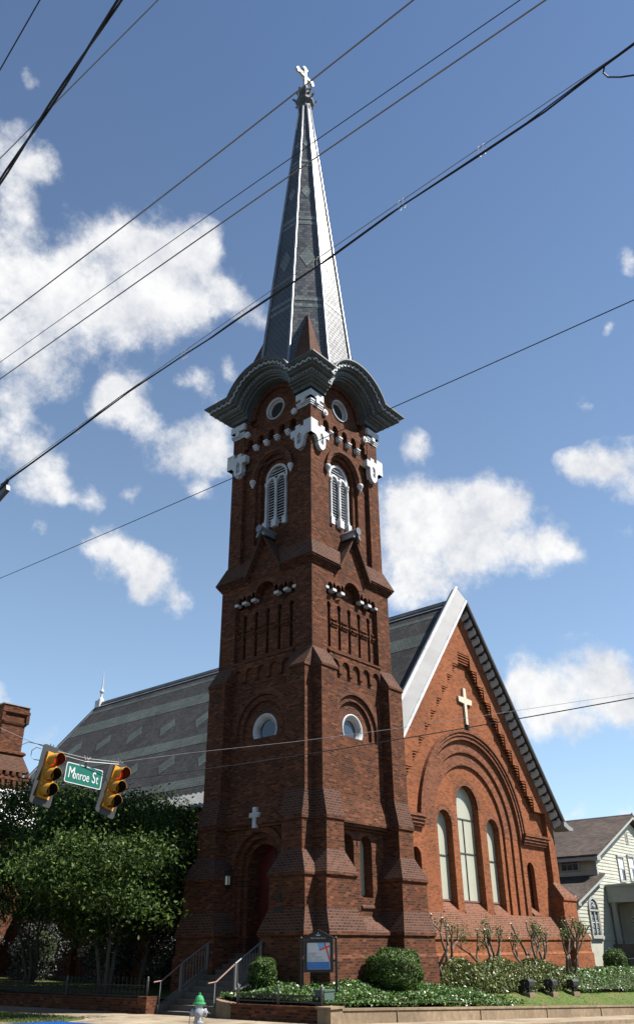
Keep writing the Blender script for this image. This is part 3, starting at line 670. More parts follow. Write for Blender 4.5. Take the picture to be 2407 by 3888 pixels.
for k in range(4):
    F = fr(k)
    def along(o, d):
        p = path(F, o, d, 60); L = [0]
        for a, b in zip(p[:-1], p[1:]): L.append(L[-1]+math.hypot(b[0]-a[0], b[1]-a[1]))
        return p, L
    def at(p, L, t):
        i = min(max(1, next((j for j, l in enumerate(L) if l >= t), len(L)-1)), len(L)-1); f = (t-L[i-1])/max(1e-6, L[i]-L[i-1])
        a, b = p[i-1], p[i]; tx, tz = b[0]-a[0], b[1]-a[1]; n = math.hypot(tx, tz)
        return (a[0]+tx*f, a[1]+tz*f), (tz/n, -tx/n)
    p, L = along(3.38, .145); n = 46; T = L[-1]
    pos = []
    for i in range(n+1):
        (x, z), (nx, nz) = at(p, L, T*(.012+.976*i/n)); dd = .0 if i % 2 else .15; pos.append((x+nx*dd, z+nz*dd))
    for a, b in zip(pos[:-1], pos[1:]):
        dx, dz = b[0]-a[0], b[1]-a[1]; l = math.hypot(dx, dz); ex, ez = -dz/l*.026, dx/l*.026
        q = [(a[0]-ex, a[1]-ez), (b[0]-ex, b[1]-ez), (b[0]+ex, b[1]+ez), (a[0]+ex, a[1]+ez)]
        zz.loft([[F(s, 3.35, z) for s, z in q], [F(s, 3.40, z) for s, z in q]], 0)
    p, L = along(3.02, .41); T = L[-1]; n = 34
    for i in range(n):
        (x, z), (nx, nz) = at(p, L, T*(i+.5)/n); tx, tz = -nz, nx; r = T/n*.47
        q = [(x+tx*r*math.cos(a)+nx*r*1.1*math.sin(a), z+tz*r*math.cos(a)+nz*r*1.1*math.sin(a)) for a in [math.pi*j/8 for j in range(9)]]
        sc.loft([[F(s, 2.98, z2) for s, z2 in q], [F(s, 3.035, z2) for s, z2 in q]], 0)
sub(zz, 'zigzag_trim', [M_TRIM], corn); sub(sc, 'scalloped_trim', [M_SCAL], corn)

# ---------------- spire
t8 = math.tan(R(22.5))
def rs(z): return .32+(47.4-z)*.0897 + (max(0, 26.2-z)**2)*.035
def octo(r): return [(-r, r*t8), (-r, -r*t8), (-r*t8, -r), (r*t8, -r), (r, -r*t8), (r, r*t8), (r*t8, r), (-r*t8, r)]
sp = MB(); ZS = [24.35, 24.5, 24.8, 25.3, 25.8, 26.4, 28, 32, 36, 40, 44, 47.45]
sp.loft([[(x, y, z) for x, y in octo(rs(z))] for z in ZS], 0)
def facet_pt(i, s, z, off=.012):
    """point on facet i (0 = -X, 1 = diagonal, 2 = -Y ...), s along the facet"""
    r = rs(z)+off; a = math.pi+math.pi/4*i
    return (r*math.cos(a)-s*math.sin(a), r*math.sin(a)+s*math.cos(a), z)
for i in range(8):
    for z0, z1 in ((29.0, 29.28), (29.5, 29.75), (35.6, 35.85), (36.05, 36.35), (41.0, 41.2), (41.4, 41.6)):
        w0, w1 = rs(z0)*t8*.88, rs(z1)*t8*.88
        q = [facet_pt(i, -w0, z0), facet_pt(i, w0, z0), facet_pt(i, w1, z1), facet_pt(i, -w1, z1)]
        q2 = [facet_pt(i, -w0, z0, -.03), facet_pt(i, w0, z0, -.03), facet_pt(i, w1, z1, -.03), facet_pt(i, -w1, z1, -.03)]; sp.loft([q2, q], 1)
    for zc, hh in ((32.9, .85), (38.6, .6), (43.3, .35)):
        w = rs(zc)*t8*.62
        q = [(0, zc-hh), (w, zc), (0, zc+hh), (-w, zc)]
        sp.loft([[facet_pt(i, s, z, -.03) for s, z in q], [facet_pt(i, s, z) for s, z in q]], 1)
spire = cb(sp, 'spire', [M_SPIRE, M_SPIRE_L])
for j in range(8):
    rb = MB(); rb.tube([(*(Vector(octo(rs(z)*1.012)[j])), z) for z in ZS], [.08]*(len(ZS)-3)+[.075, .07, .065], 8); sub(rb, 'hip_rib', [M_LEAD], spire, True)
fin = MB()
fin.lathe([(.36, 47.3), (.42, 47.5), (.40, 47.7), (.6, 47.95), (.62, 48.1), (.45, 48.2), (.36, 48.4), (.3, 48.7), (.36, 49.0), (.42, 49.15), (.3, 49.3), (.26, 49.5), (.1, 49.55)], (0, 0, 0), 8)
for lev, rr, n in ((48.15, .6, 8), (48.85, .42, 8)):
    for j in range(n):
        a = 2*math.pi*j/n; c, s = math.cos(a), math.sin(a)
        fin.tube([(rr*.7*c, rr*.7*s, lev-.15), (rr*c, rr*s, lev), (rr*1.12*c, rr*1.12*s, lev+.16), (rr*1.25*c, rr*1.25*s, lev+.18), (rr*1.2*c, rr*1.2*s, lev+.08)], [.07, .06, .07, .085, .03], 6)
sub(fin, 'finial', [M_CORN], spire)
cr = MB()
def bud(mb, x, z, r): mb.plate(circ(x, z, r, 12), [], -.075, .075, lambda s, o, z: (s, -o, z))
Fc = lambda s, o, z: (s, -o, z)
cr.box(-.09, .09, -.09, .09, 49.5, 51.55); cr.box(-.72, .72, -.085, .085, 50.68, 50.86)
for x, z in ((-.74, 50.77), (.74, 50.77), (0, 51.6)):
    dx, dz = (math.copysign(1, x), 0) if x else (0, 1)
    for (u, v) in ((.04, 0), (-.04, .13), (-.04, -.13)): bud(cr, x+dx*u+dz*v, z+dz*u+dx*v*(1 if dx else 1), .095)
for sx in (-1, 1):
    for sz in (-1, 1): cr.tube([(sx*.09, 0, 50.77+sz*.42), (sx*.2, 0, 50.77+sz*.34), (sx*.26, 0, 50.77+sz*.27), (sx*.42, 0, 50.77+sz*.19), (sx*.5, 0, 50.77+sz*.08)], .045, 6)
sub(cr, 'spire_cross', [M_CROSS], spire)
# tiled broaches filling the square corners
for sx in (-1, 1):
    for sy in (-1, 1):
        b = MB(); h = 2.72; e = 1.02
        A = [(sx*h, sy*h, 23.7), (sx*.25, sy*h, 23.7), (sx*.25, sy*.25, 23.7), (sx*h, sy*.25, 23.7)]
        r = rs(28.55)*.707; ap = (sx*(r+.03), sy*(r+.03), 28.55)
        A = [(sx*h, sy*h, 23.9), (sx*1.25, sy*2.62, 23.9), (sx*1.0, sy*1.0, 23.9), (sx*2.62, sy*1.25, 23.9)]
        bs = b.add(A+[ap], [(0, 1, 4), (1, 2, 4), (2, 3, 4), (3, 0, 4), (3, 2, 1, 0)])
        cb(b, 'broach', [M_TILE])

# ---------------- door, cross, lantern, plaques on the entrance side
F = fr(1)
dm = MB(); dm.plate(arch(0, .84, -.1, 2.62, 16), [], 1.55, 1.66, F)
for s in (-.42, .42):
    for za, zb in ((.1, .75), (.9, 1.75), (1.9, 2.5)): dm.plate(rect(s-.27, s+.27, za, zb), [], 1.65, 1.69, F)
do = cb(dm, 'church_door', [M_DOOR]); q = MB(); q.box(-.015, .015, 1.65, 1.68, -.1, 3.4, 0, F); sub(q, 'door_joint', [M_DARK], do)
q = MB(); q.tube([F(.08, 1.72, .95), F(.08, 1.76, 1.0), F(.08, 1.72, 1.15)], .018, 6); sub(q, 'handle', [M_BLACK], do)
q = MB(); X = [(-.09, 3.94), (.09, 3.94), (.09, 4.3), (.25, 4.3), (.25, 4.47), (.09, 4.47), (.09, 4.66), (-.09, 4.66), (-.09, 4.47), (-.25, 4.47), (-.25, 4.3), (-.09, 4.3)]
q.plate([(s-.05, z) for s, z in X], [], 2.66, 2.84, F); cb(q, 'entrance_cross', [M_WHITE])
def lantern():
    q = MB(); x, y, _ = F(-1.3, 2.86, 0)
    q.lathe([(.02, 2.62), (.05, 2.58), (.04, 2.52), (.13, 2.44), (.14, 2.41)], (x, y, 0), 8); q.lathe([(.12, 2.1), (.13, 2.08), (.05, 2.0), (.02, 1.97)], (x, y, 0), 8)
    for j in range(6):
        a = 2*math.pi*j/6; q.tube([(x+.12*math.cos(a), y+.12*math.sin(a), 2.08), (x+.12*math.cos(a), y+.12*math.sin(a), 2.42)], .014, 5)
    q.tube([(x, y, 2.6), (x+.1, y, 2.72), (x+.3, y, 2.6)], .02, 6)
    o = cb(q, 'wall_lantern', [M_BLACK]); g = MB(); g.lathe([(.1, 2.1), (.11, 2.4)], (x, y, 0), 6); sub(g, 'lantern_glass', [M_LANT], o)
lantern()
for z0, z1, a, b in ((1.42, 1.68, 1.68, 1.9), (1.02, 1.28, 1.62, 2.0)):
    q = MB(); q.plate(rect(a, b, z0, z1), [], 3.42, 3.48, F); cb(q, 'wall_plaque', [M_BLACK])

# ---------------- nave
X0, ZR, KR, YB, XL, XR = 11.5, 16.92, 1.21, 31.2, 2.75, 19.6
GO = 1.0
G = lambda s, o, z: (s, -o, z)
nv = MB()
def zroof(x): return ZR-KR*abs(x-X0)
XRo = 2*X0-XL
nv.box(XL+.35, XRo-.35, .2, YB-.1, -2.2, zroof(XL+.35)-.3)
nv.add([(XL+.35, .3, zroof(XL+.35)-.31), (XRo-.35, .3, zroof(XL+.35)-.31), (X0, .3, ZR-.35), (XL+.35, YB-.1, zroof(XL+.35)-.31), (XRo-.35, YB-.1, zroof(XL+.35)-.31), (X0, YB-.1, ZR-.35)], [(0, 1, 2), (3, 5, 4), (0, 3, 4, 1), (1, 4, 5, 2), (0, 2, 5, 3)])
for i in range(6):
    y = 5+i*4.6; nv.box(XL+.02, XL+.36, y-.35, y+.35, -2.2, 4.6)
cb(nv, 'nave_wall', [M_GABLE])
rf = MB()
def rp(x, y, off=0):
    s = -1 if x < X0 else 1; n = math.hypot(1, KR); return (x+s*KR/n*off, y, zroof(x)+off/n)
for sg in (-1, 1):
    xe = XL if sg < 0 else XRo
    rf.loft([[rp(X0+sg*.001, -.3), rp(xe, -.3), rp(xe, -.3, -.2), rp(X0+sg*.001, -.3, -.2)], [rp(X0+sg*.001, YB), rp(xe, YB), rp(xe, YB, -.2), rp(X0+sg*.001, YB, -.2)]], 0)
def rpoly(pts, sg=-1):
    # pts given as (y, z)
    q = [(X0+sg*(ZR-z)/KR, y) for y, z in pts]
    rf.loft([[rp(x, y, -.02) for x, y in q], [rp(x, y, .012) for x, y in q]], 1)
for sg in (-1, 1):
    for z0, z1 in ((15.9, 16.15), (13.85, 14.8), (10.4, 11.1), (7.45, 8.0)): rpoly([(-.2, z0), (YB-.05, z0), (YB-.05, z1), (-.2, z1)], sg)
    for i in range(9):
        yc = 1.8+3.3*i
        if yc < YB-1.4:
            for zc, hh in ((12.42, .68), (9.3, .62)): rpoly([(yc, zc-hh), (yc+.68, zc), (yc, zc+hh), (yc-.68, zc)], sg)
roof = cb(rf, 'slate_roof', [M_SLATE, M_SLATE_L])
q = MB(); q.tube([(X0, -.4, ZR+.02), (X0, YB, ZR+.02)], .13, 8)
for sg in (-1, 1): q.loft([[rp(X0, -.4, .02), rp(X0+sg*.28, -.4, .02), rp(X0+sg*.28, -.4, .05), rp(X0, -.4, .06)], [rp(X0, YB, .02), rp(X0+sg*.28, YB, .02), rp(X0+sg*.28, YB, .05), rp(X0, YB, .06)]])
sub(q, 'ridge_cap', [M_LEAD], roof)
q = MB()
for sg in (-1, 1):
    xe = XL if sg < 0 else XRo
    q.loft([[rp(X0, YB-.02, .1), rp(xe, YB-.02, .1), rp(xe, YB-.02, -.25), rp(X0, YB-.02, -.25)], [rp(X0, YB+.22, .1), rp(xe, YB+.22, .1), rp(xe, YB+.22, -.25), rp(X0, YB+.22, -.25)]])
sub(q, 'verge_flashing', [M_LEAD], roof)
q = MB(); q.tube([(XL-.02, -.2, zroof(XL)-.1), (XL-.02, YB, zroof(XL)-.1)], .12, 8); q.tube([(XRo, -.2, zroof(XL)-.1), (XRo, YB, zroof(XL)-.1)], .12, 8); sub(q, 'gutter', [M_LEAD], roof)
q = MB()
for i in range(75):
    y = 2.7+i*.37
    q.loft([[rp(XL-.02, y, .0), rp(XL+.5, y, .0), rp(XL+.5, y, .015), rp(XL-.02, y, .02)], [rp(XL-.02, y+.18, .0), rp(XL+.5, y+.18, .0), rp(XL+.5, y+.18, .12), rp(XL-.02, y+.18, .13)], [rp(XL-.02, y+.34, .0), rp(XL+.5, y+.34, .0), rp(XL+.5, y+.34, .015), rp(XL-.02, y+.34, .02)]])
sub(q, 'eaves_flashing', [M_COPE], roof)
q = MB(); yb = YB-.1
q.box(X0-.3, X0+.3, yb-.3, yb+.3, ZR-.35, ZR+.25); q.lathe([(.24, ZR+.25), (.2, ZR+.4), (.09, ZR+.55), (.08, ZR+.8), (.17, ZR+.95), (.17, ZR+1.05), (.08, ZR+1.15), (.06, ZR+1.3), (.04, ZR+2.0), (.01, ZR+2.6)], (X0, yb, 0), 10)
cb(q, 'roof_finial', [M_TRIM], False)

# ---------------- front gable wall
gw = MB(); WC = 11.66
def rake(x, d=0): return 16.35-1.25*abs(x-X0)-d
# stepped recess outline under the rake
steps = []
n = 10; xs, zs0, dxs, dzs = .62, 13.86, .60, .735
right = [(X0+xs, zs0)]
pts = [(-xs, zs0-0.0)]
stp = []
for i in range(n):
    stp.append((xs+dxs*i, zs0-dzs*i)); stp.append((xs+dxs*i, zs0-dzs*(i+1)))
stp.append((7.25, zs0-dzs*n)); stp.append((7.25, .9)); rec = [(X0-.1+a, z) for a, z in reversed(stp)] if False else None
RC = 11.62
pr = [(RC+a, z) for a, z in stp]; plh = [(RC-a, z) for a, z in stp]
hole = plh[::-1]+pr    # from bottom left up to the top, then down the right
hole = [p for p in hole]
wall = [(2.65, -2.4), (XR, -2.4), (XR, rake(XR)), (X0, rake(X0)), (2.65, rake(2.65))]
gw.plate(wall, [hole], .62, 1.0, G)
# recessed field with the great arch
big = [(WC-4.45, 1.32)]+[(WC+4.45, 1.32)]+[(WC+4.45*math.cos(a), 4.95+4.38*math.sin(a)) for a in [math.pi*j/36 for j in range(37)]]
gw.plate(rect(RC-7.4, RC+7.4, .6, 5.0)[:0] or [(RC-7.4, .6), (RC+7.4, .6), (RC+7.4, 6.6), (RC+.9, 14.0), (RC-.9, 14.0), (RC-7.4, 6.6)], [big, arch(WC+5.25, .4, 1.5, 3.55, 12), arch(WC-5.25, .4, 1.5, 3.55, 12)], .5, .73, G)
b2 = lambda r, rz: [(WC-r, 1.28), (WC+r, 1.28)]+[(WC+r*math.cos(a), 4.95+rz*math.sin(a)) for a in [math.pi*j/36 for j in range(37)]]
gw.plate(b2(4.8, 4.7), [b2(3.85, 3.78)], .4, .63, G)
gw.plate(b2(4.2, 4.1), [b2(3.25, 3.17)], .2, .525, G)
lan = [arch(WC-.05, 1.02, 1.55, 6.15, 18), arch(WC-2.25, .64, 1.55, 5.18, 14), arch(WC+2.25, .64, 1.55, 5.18, 14)]
gw.plate(b2(3.6, 3.5), lan, -.3, .42, G)
gw.box(WC-4.4, WC+4.4, -.9, .34, -1.0, 1.4, 0, lambda x, y, z: (x, -y, z))
gw.box(WC-7.2, WC+7.2, -.9, .42, -1.0, 1.5, 0, lambda x, y, z: (x, -y, z)) if False else None
gw.box(WC+4.7, WC+5.8, .1, .4, 1.2, 4.2, 0, lambda x, y, z: (x, -y, z)); gw.box(WC-5.8, WC-4.7, .1, .4, 1.2, 4.2, 0, lambda x, y, z: (x, -y, z))
for (r, rz, o0, o1) in ((4.47, 4.4, .6, .99), ):
    pass
def ering(c, z, rx0, rz0, rx1, rz1, o0, o1, m=2, n=30):
    rs_ = []
    for i in range(n+1):
        a = math.pi*i/n; cs, sn = math.cos(a), math.sin(a)
        rs_.append([G(c+rx0*cs, o0, z+rz0*sn), G(c+rx1*cs, o0, z+rz1*sn), G(c+rx1*cs, o1, z+rz1*sn), G(c+rx0*cs, o1, z+rz0*sn)])
    gw.loft(rs_, m)
# hood mould of three rolls, carried down and out as a label
ering(WC, 4.95, 4.46, 4.39, 4.62, 4.56, .7, .79); ering(WC, 4.95, 4.64, 4.58, 4.78, 4.72, .7, .85); ering(WC, 4.95, 4.8, 4.74, 4.92, 4.87, .7, .91)
ering(WC, 4.95, 3.27, 3.19, 3.8, 3.72, .4, .533); ering(WC, 4.95, 3.87, 3.8, 4.38, 4.3, .5, .638)
for sg in (-1, 1):
    for z0, z1, o1, e in ((4.78, 4.88, .86, 0), (4.9, 5.02, .92, .08), (5.04, 5.16, .98, .16), (5.18, 5.3, 1.03, .2)):
        a, b = WC+sg*4.62, RC+sg*(7.25+e)
        gw.box(min(a, b), max(a, b), .7, o1, z0, z1, 2, G)
for c, w, zsp in ((WC-.05, 1.02, 6.15), (WC-2.25, .64, 5.18), (WC+2.25, .64, 5.18)): ring(gw, c, zsp, w, w+.26, .3, .428, G, 2, 0, math.pi, 18)
# corbelled step undersides
for i in range(n):
    for sg in (-1, 1):
        for j in range(4):
            a0 = xs+dxs*i; z1 = zs0-dzs*i-.05-.135*j
            if i == 0:
                if sg > 0: gw.box(RC-xs+.04*j, RC+xs, .7, .985-.03*j, z1-.06, z1, 0, G)
                continue
            x1, x2 = RC+sg*(a0+.002), RC+sg*(a0-.44+.1*j)
            gw.box(min(x1, x2), max(x1, x2), .7, .99-.02*j, z1-.055, z1, 0, G)
# plinth with sloped top, base mould
pl2 = [(1.42, .82), (.44, 1.34), (.36, 1.34), (.30, 1.28), (-.16, 1.28), (-.25, 1.34), (-2.4, 1.34)]
for (za, oa), (zb, ob) in zip(pl2[:-1], pl2[1:]):
    gw.loft([[G(2.7, .3, za), G(XR-.6, .3, za), G(XR-.6, oa, za), G(2.7, oa, za)], [G(2.7, .3, zb), G(XR-.6, .3, zb), G(XR-.6, ob, zb), G(2.7, ob, zb)]], 1 if ob-oa > .3 else 0)
for c, w in ((WC-.05, 1.02), (WC-2.25, .64), (WC+2.25, .64)):
    gw.loft([[G(c-w, .0, 1.98), G(c+w, .0, 1.98), G(c+w, .0, 1.0), G(c-w, .0, 1.0)], [G(c-w, .52, 1.42), G(c+w, .52, 1.42), G(c+w, .52, 1.0), G(c-w, .52, 1.0)]], 1)
gw.loft([[G(WC-4.3, .2, 1.5), G(WC+4.3, .2, 1.5), G(WC+4.3, .2, 1.0), G(WC-4.3, .2, 1.0)], [G(WC-4.3, .85, 1.34), G(WC+4.3, .85, 1.34), G(WC+4.3, .85, 1.0), G(WC-4.3, .85, 1.0)]], 1)
for sg in (-1, 1):
    c = WC+sg*5.25; gw.loft([[G(c-.36, .38, 1.9), G(c+.36, .38, 1.9), G(c+.36, .38, 1.3), G(c-.36, .38, 1.3)], [G(c-.36, .84, 1.48), G(c+.36, .84, 1.48), G(c+.36, .84, 1.3), G(c-.36, .84, 1.3)]], 1)
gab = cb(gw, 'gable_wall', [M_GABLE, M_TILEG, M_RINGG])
# right-hand buttress
b = MB()
for (za, oa, xa), (zb, ob, xb) in zip([(3.05, 1.0, 19.5), (2.3, 1.5, 20.35), (2.2, 1.5, 20.35), (2.14, 1.44, 20.28), (1.3, 1.44, 20.28), (.44, 1.8, 20.75), (.36, 1.8, 20.75), (.3, 1.74, 20.7), (-.16, 1.74, 20.7), (-.25, 1.8, 20.75)],
                                      [(2.3, 1.5, 20.35), (2.2, 1.5, 20.35), (2.14, 1.44, 20.28), (1.3, 1.44, 20.28), (.44, 1.8, 20.75), (.36, 1.8, 20.75), (.3, 1.74, 20.7), (-.16, 1.74, 20.7), (-.25, 1.8, 20.75), (-2.4, 1.8, 20.75)]):
    b.loft([[G(18.72, -.6, za), G(xa, -.6, za), G(xa, oa, za), G(18.72, oa, za)], [G(18.72, -.6, zb), G(xb, -.6, zb), G(xb, ob, zb), G(18.72, ob, zb)]], 1 if za-zb > .6 and ob-oa > .2 else 0)
cb(b, 'buttress', [M_GABLE, M_TILEG])
# great window: three storm-glazed lights
for c, w, zsp, zt, mull in ((WC-.05, 1.02, 6.15, (4.05, 5.62), True), (WC-2.25, .64, 5.18, (3.85,), False), (WC+2.25, .64, 5.18, (3.85,), False)):
    q = MB(); q.plate(arch(c, w+.01, 1.86, zsp, 18), [], -.02, .07, G); po = cb(q, 'tall_window', [M_PANEL])
    q = MB()
    for z in zt: q.box(c-w, c+w, .06, .105, z-.025, z+.025, 0, G)
    if mull: q.box(c-.022, c+.022, .06, .11, 1.95, 5.62, 0, G)
    q.box(c-w, c+w, .06, .12, 1.93, 2.0, 1, G); sub(q, 'glazing_bars', [M_BARK2, M_RUST], po)
# cross on the gable, with a black box for a light fixture's shadow
q = MB(); Xc = RC+.05
q.plate([(Xc-.09, 10.15), (Xc+.09, 10.15), (Xc+.12, 11.22), (Xc+.62, 11.25), (Xc+.66, 11.52), (Xc+.14, 11.54), (Xc+.11, 12.05), (Xc-.11, 12.05), (Xc-.14, 11.54), (Xc-.66, 11.52), (Xc-.62, 11.25), (Xc-.12, 11.22)], [], .74, .84, G); co_ = cb(q, 'gable_cross', [M_CROSS])
q = MB(); q.box(Xc-.09, Xc+.09, .72, .92, 9.85, 10.12, 0, G); sub(q, 'fixture_shadow', [M_BLACK], co_)  # solid box painted as the shadow below the cross
# sloping coping and bracketed soffit along the rakes
for sg in (-1, 1):
    q = MB()
    xe, xb = (4.3, 4.3) if sg < 0 else (X0+8.45, X0+8.45)
    def ln(z0, x): return z0-1.245*abs(x-X0)
    ends = [X0+.0, xe]
    fr_ = lambda x: [(x, -1.55, ln(16.78, x)), (x, -1.52, ln(16.60, x)), (x, -.85, ln(16.75, x)), (x, -.75, ln(17.62, x)), (x, -1.02, ln(17.70, x)), (x, -1.1, ln(17.58, x))]
    q.loft([fr_(X0), fr_(xe)], 0)
    if sg > 0:   # kicked foot
        z = ln(16.7, xe)
        q.loft([[(xe-.1, -1.58, z+.1), (xe-.1, -.8, z+.1), (xe-.1, -.8, z-.25), (xe-.1, -1.58, z-.25)], [(xe+.5, -1.6, z-.2), (xe+.5, -.7, z-.2), (xe+.45, -.7, z-.45), (xe+.45, -1.6, z-.45)], [(xe+.95, -1.6, z-.28), (xe+.95, -.7, z-.28), (xe+.95, -.7, z-.42), (xe+.95, -1.6, z-.42)]], 0)
    cop = cb(q, 'gable_coping', [M_COPE])
    q = MB(); q.tube([(X0, -1.03, ln(17.66, X0)), (xe, -1.03, ln(17.66, xe))], .1, 8); q.tube([(X0, -1.55, ln(16.7, X0)), (xe, -1.55, ln(16.7, xe))], .085, 8); sub(q, 'coping_roll', [M_WHITE if sg < 0 else M_LEAD], cop)
    q = MB(); i = 0
    for z0, y in ((16.47, -1.2), ):
        q.loft([[(X0, -1.52, ln(16.595, X0)), (X0, -.9, ln(16.735, X0)), (X0, -.9, ln(16.6, X0)), (X0, -1.5, ln(16.57, X0))], [(xe, -1.52, ln(16.595, xe)), (xe, -.9, ln(16.735, xe)), (xe, -.9, ln(16.6, xe)), (xe, -1.5, ln(16.57, xe))]], 0)  # added dark board, the underside's shade put into its colour
        q.loft([[(X0, -1.4, ln(16.58, X0)), (X0, -.98, ln(16.58, X0)), (X0, -.98, ln(16.4, X0)), (X0, -1.25, ln(16.4, X0))], [(xe, -1.4, ln(16.58, xe)), (xe, -.98, ln(16.58, xe)), (xe, -.98, ln(16.4, xe)), (xe, -1.25, ln(16.4, xe))]], 0)
    sub(q, 'soffit_mould', [M_SOFF], cop)
    L = abs(xe-X0); nd = 26
    dt = MB()
    for i in range(nd):
        x = X0+sg*(.3+(L-.5)*i/(nd-1)); z = ln(16.46, x)
        for (a, bb, c) in ((-1.38, .0, .10), ):
            dt.loft([[(x-.075, -1.42, z+.06+sg*.075*1.245), (x+.075, -1.42, z+.06-sg*.075*1.245), (x+.075, -1.42, z-.08-sg*.075*1.245), (x-.075, -1.42, z-.08+sg*.075*1.245)],
                     [(x-.075, -.98, z+.06+sg*.075*1.245), (x+.075, -.98, z+.06-sg*.075*1.245), (x+.075, -.98, z-.26-sg*.075*1.245), (x-.075, -.98, z-.26+sg*.075*1.245)]], 0)
    sub(dt, 'soffit_brackets', [M_TRIM], cop)

# ================================================================ the ground
GZ = -1.72
def zst(x): return GZ-.04*min(max(0, x+6), 60)
def strip(mb, x0, x1, ya, yb, dz, n=24, m=0, th=None):
    """sheet following the street fall along x"""
    xs_ = [x0+(x1-x0)*i/n for i in range(n+1)]
    if th is None:
        b = mb.add([(x, y, zst(x)+dz) for x in xs_ for y in (ya, yb)], [(2*i, 2*i+2, 2*i+3, 2*i+1) for i in range(n)], m)
    else: mb.loft([[(x, ya, zst(x)+dz), (x, yb, zst(x)+dz), (x, yb, zst(x)+dz-th), (x, ya, zst(x)+dz-th)] for x in xs_], m)
def structure(o): o['kind'] = 'structure'; return o
g = MB(); X = [-3000, -300, -60, -6, 20, 54, 300, 3000]; Y = [-3000, -300, -40, 0, 60, 300, 3000]
g.add([(x, y, zst(x)-.13) for y in Y for x in X], [(j*8+i, j*8+i+1, j*8+i+9, j*8+i+8) for j in range(6) for i in range(7)])
structure(g.build('road', [M_ASPH]))
g = MB(); strip(g, -10.6, 60, -8.25, -6.2, 0, 30, 0, .3); g.box(-10.6, -6.0, -6.2, 60, GZ-.3, GZ+.0005)
structure(g.build('sidewalk', [M_CONC]))
g = MB(); strip(g, -10.9, 60, -8.5, -8.25, .004, 30, 0, .3); g.box(-10.9, -10.6, -8.25, 60, GZ-.3, GZ+.004)
structure(g.build('kerb', [M_WALLC]))
g = MB(); strip(g, -11.5, 60, -9.1, -8.5, -.118, 30, 0); structure(g.build('gutter', [M_CONC]))
def zbed(x, y):
    """garden surface between retaining wall and church"""
    zw = zst(x)+.31
    zb = -1.12-.012*max(0, x-10) if x < 24 else -1.3-.02*min(x-24, 15)
    zb -= .24*min(1, max(0, (-3.2-x)/2.4))
    t = min(1, max(0, (y+5.9)/3.0))
    t = t*t*(3-2*t)*.75+t*.25
    return zw+(zb-zw)*t
def grid(mb, x0, x1, y0, y1, nx, ny, zf, m=0):
    b = mb.add([(x0+(x1-x0)*i/nx, y0+(y1-y0)*j/ny, zf(x0+(x1-x0)*i/nx, y0+(y1-y0)*j/ny)) for j in range(ny+1) for i in range(nx+1)],
               [(j*(nx+1)+i, j*(nx+1)+i+1, (j+1)*(nx+1)+i+1, (j+1)*(nx+1)+i) for j in range(ny) for i in range(nx)], m)
g = MB(); grid(g, -5.9, 2.7, -5.88, -1.6, 14, 16, lambda x, y: zbed(x, y)); grid(g, 2.7, 60, -5.88, 3.2, 70, 20, lambda x, y: zbed(x, y)); structure(g.build('lawn', [M_GRASS]))
g = MB(); grid(g, -5.7, 2.7, 1.5, 45, 8, 20, lambda x, y: -1.34+.02*max(0, y-5)); structure(g.build('church_yard', [M_GRASS]))
g = MB(); g.add([(-10.55, 60, GZ+.006), (-10.55, .2, GZ+.006), (-8.5, 1.15, GZ+.006), (-8.25, 3, GZ+.006), (-8.2, 60, GZ+.006)], [(0, 1, 2, 3, 4)]); structure(g.build('verge', [M_GRASS]))
def scatter(n, f):
    out = []
    while len(out) < n:
        p = f()
        if p is not None: out.append(p)
    return np.array(out)
rnd = random.Random(11); U = rnd.uniform
def blade():
    x, y = U(-10.5, -8.3), U(.4, 12)
    if y < 1.4+(-8.5-x)*.45 - .2 and y < 1.3 and x > -9.4: return None
    if (y-.2) < (x+10.55)*.46: return None
    return (x, y, GZ+.03)
o = leaves('verge_grass', scatter(9000, blade), .1, M_BLADE, aspect=.14); tag(o, 'short green grass on the verge beside the pavement', 'grass', kind='stuff')
def blade2():
    x, y = U(1, 30), U(-5.85, -1.2); return (x, y, zbed(x, y)+.015)
o = leaves('lawn_blades', scatter(16000, blade2), .085, M_BLADE, aspect=.13); tag(o, 'thin mown grass on the lawn below the gable', 'grass', kind='stuff')

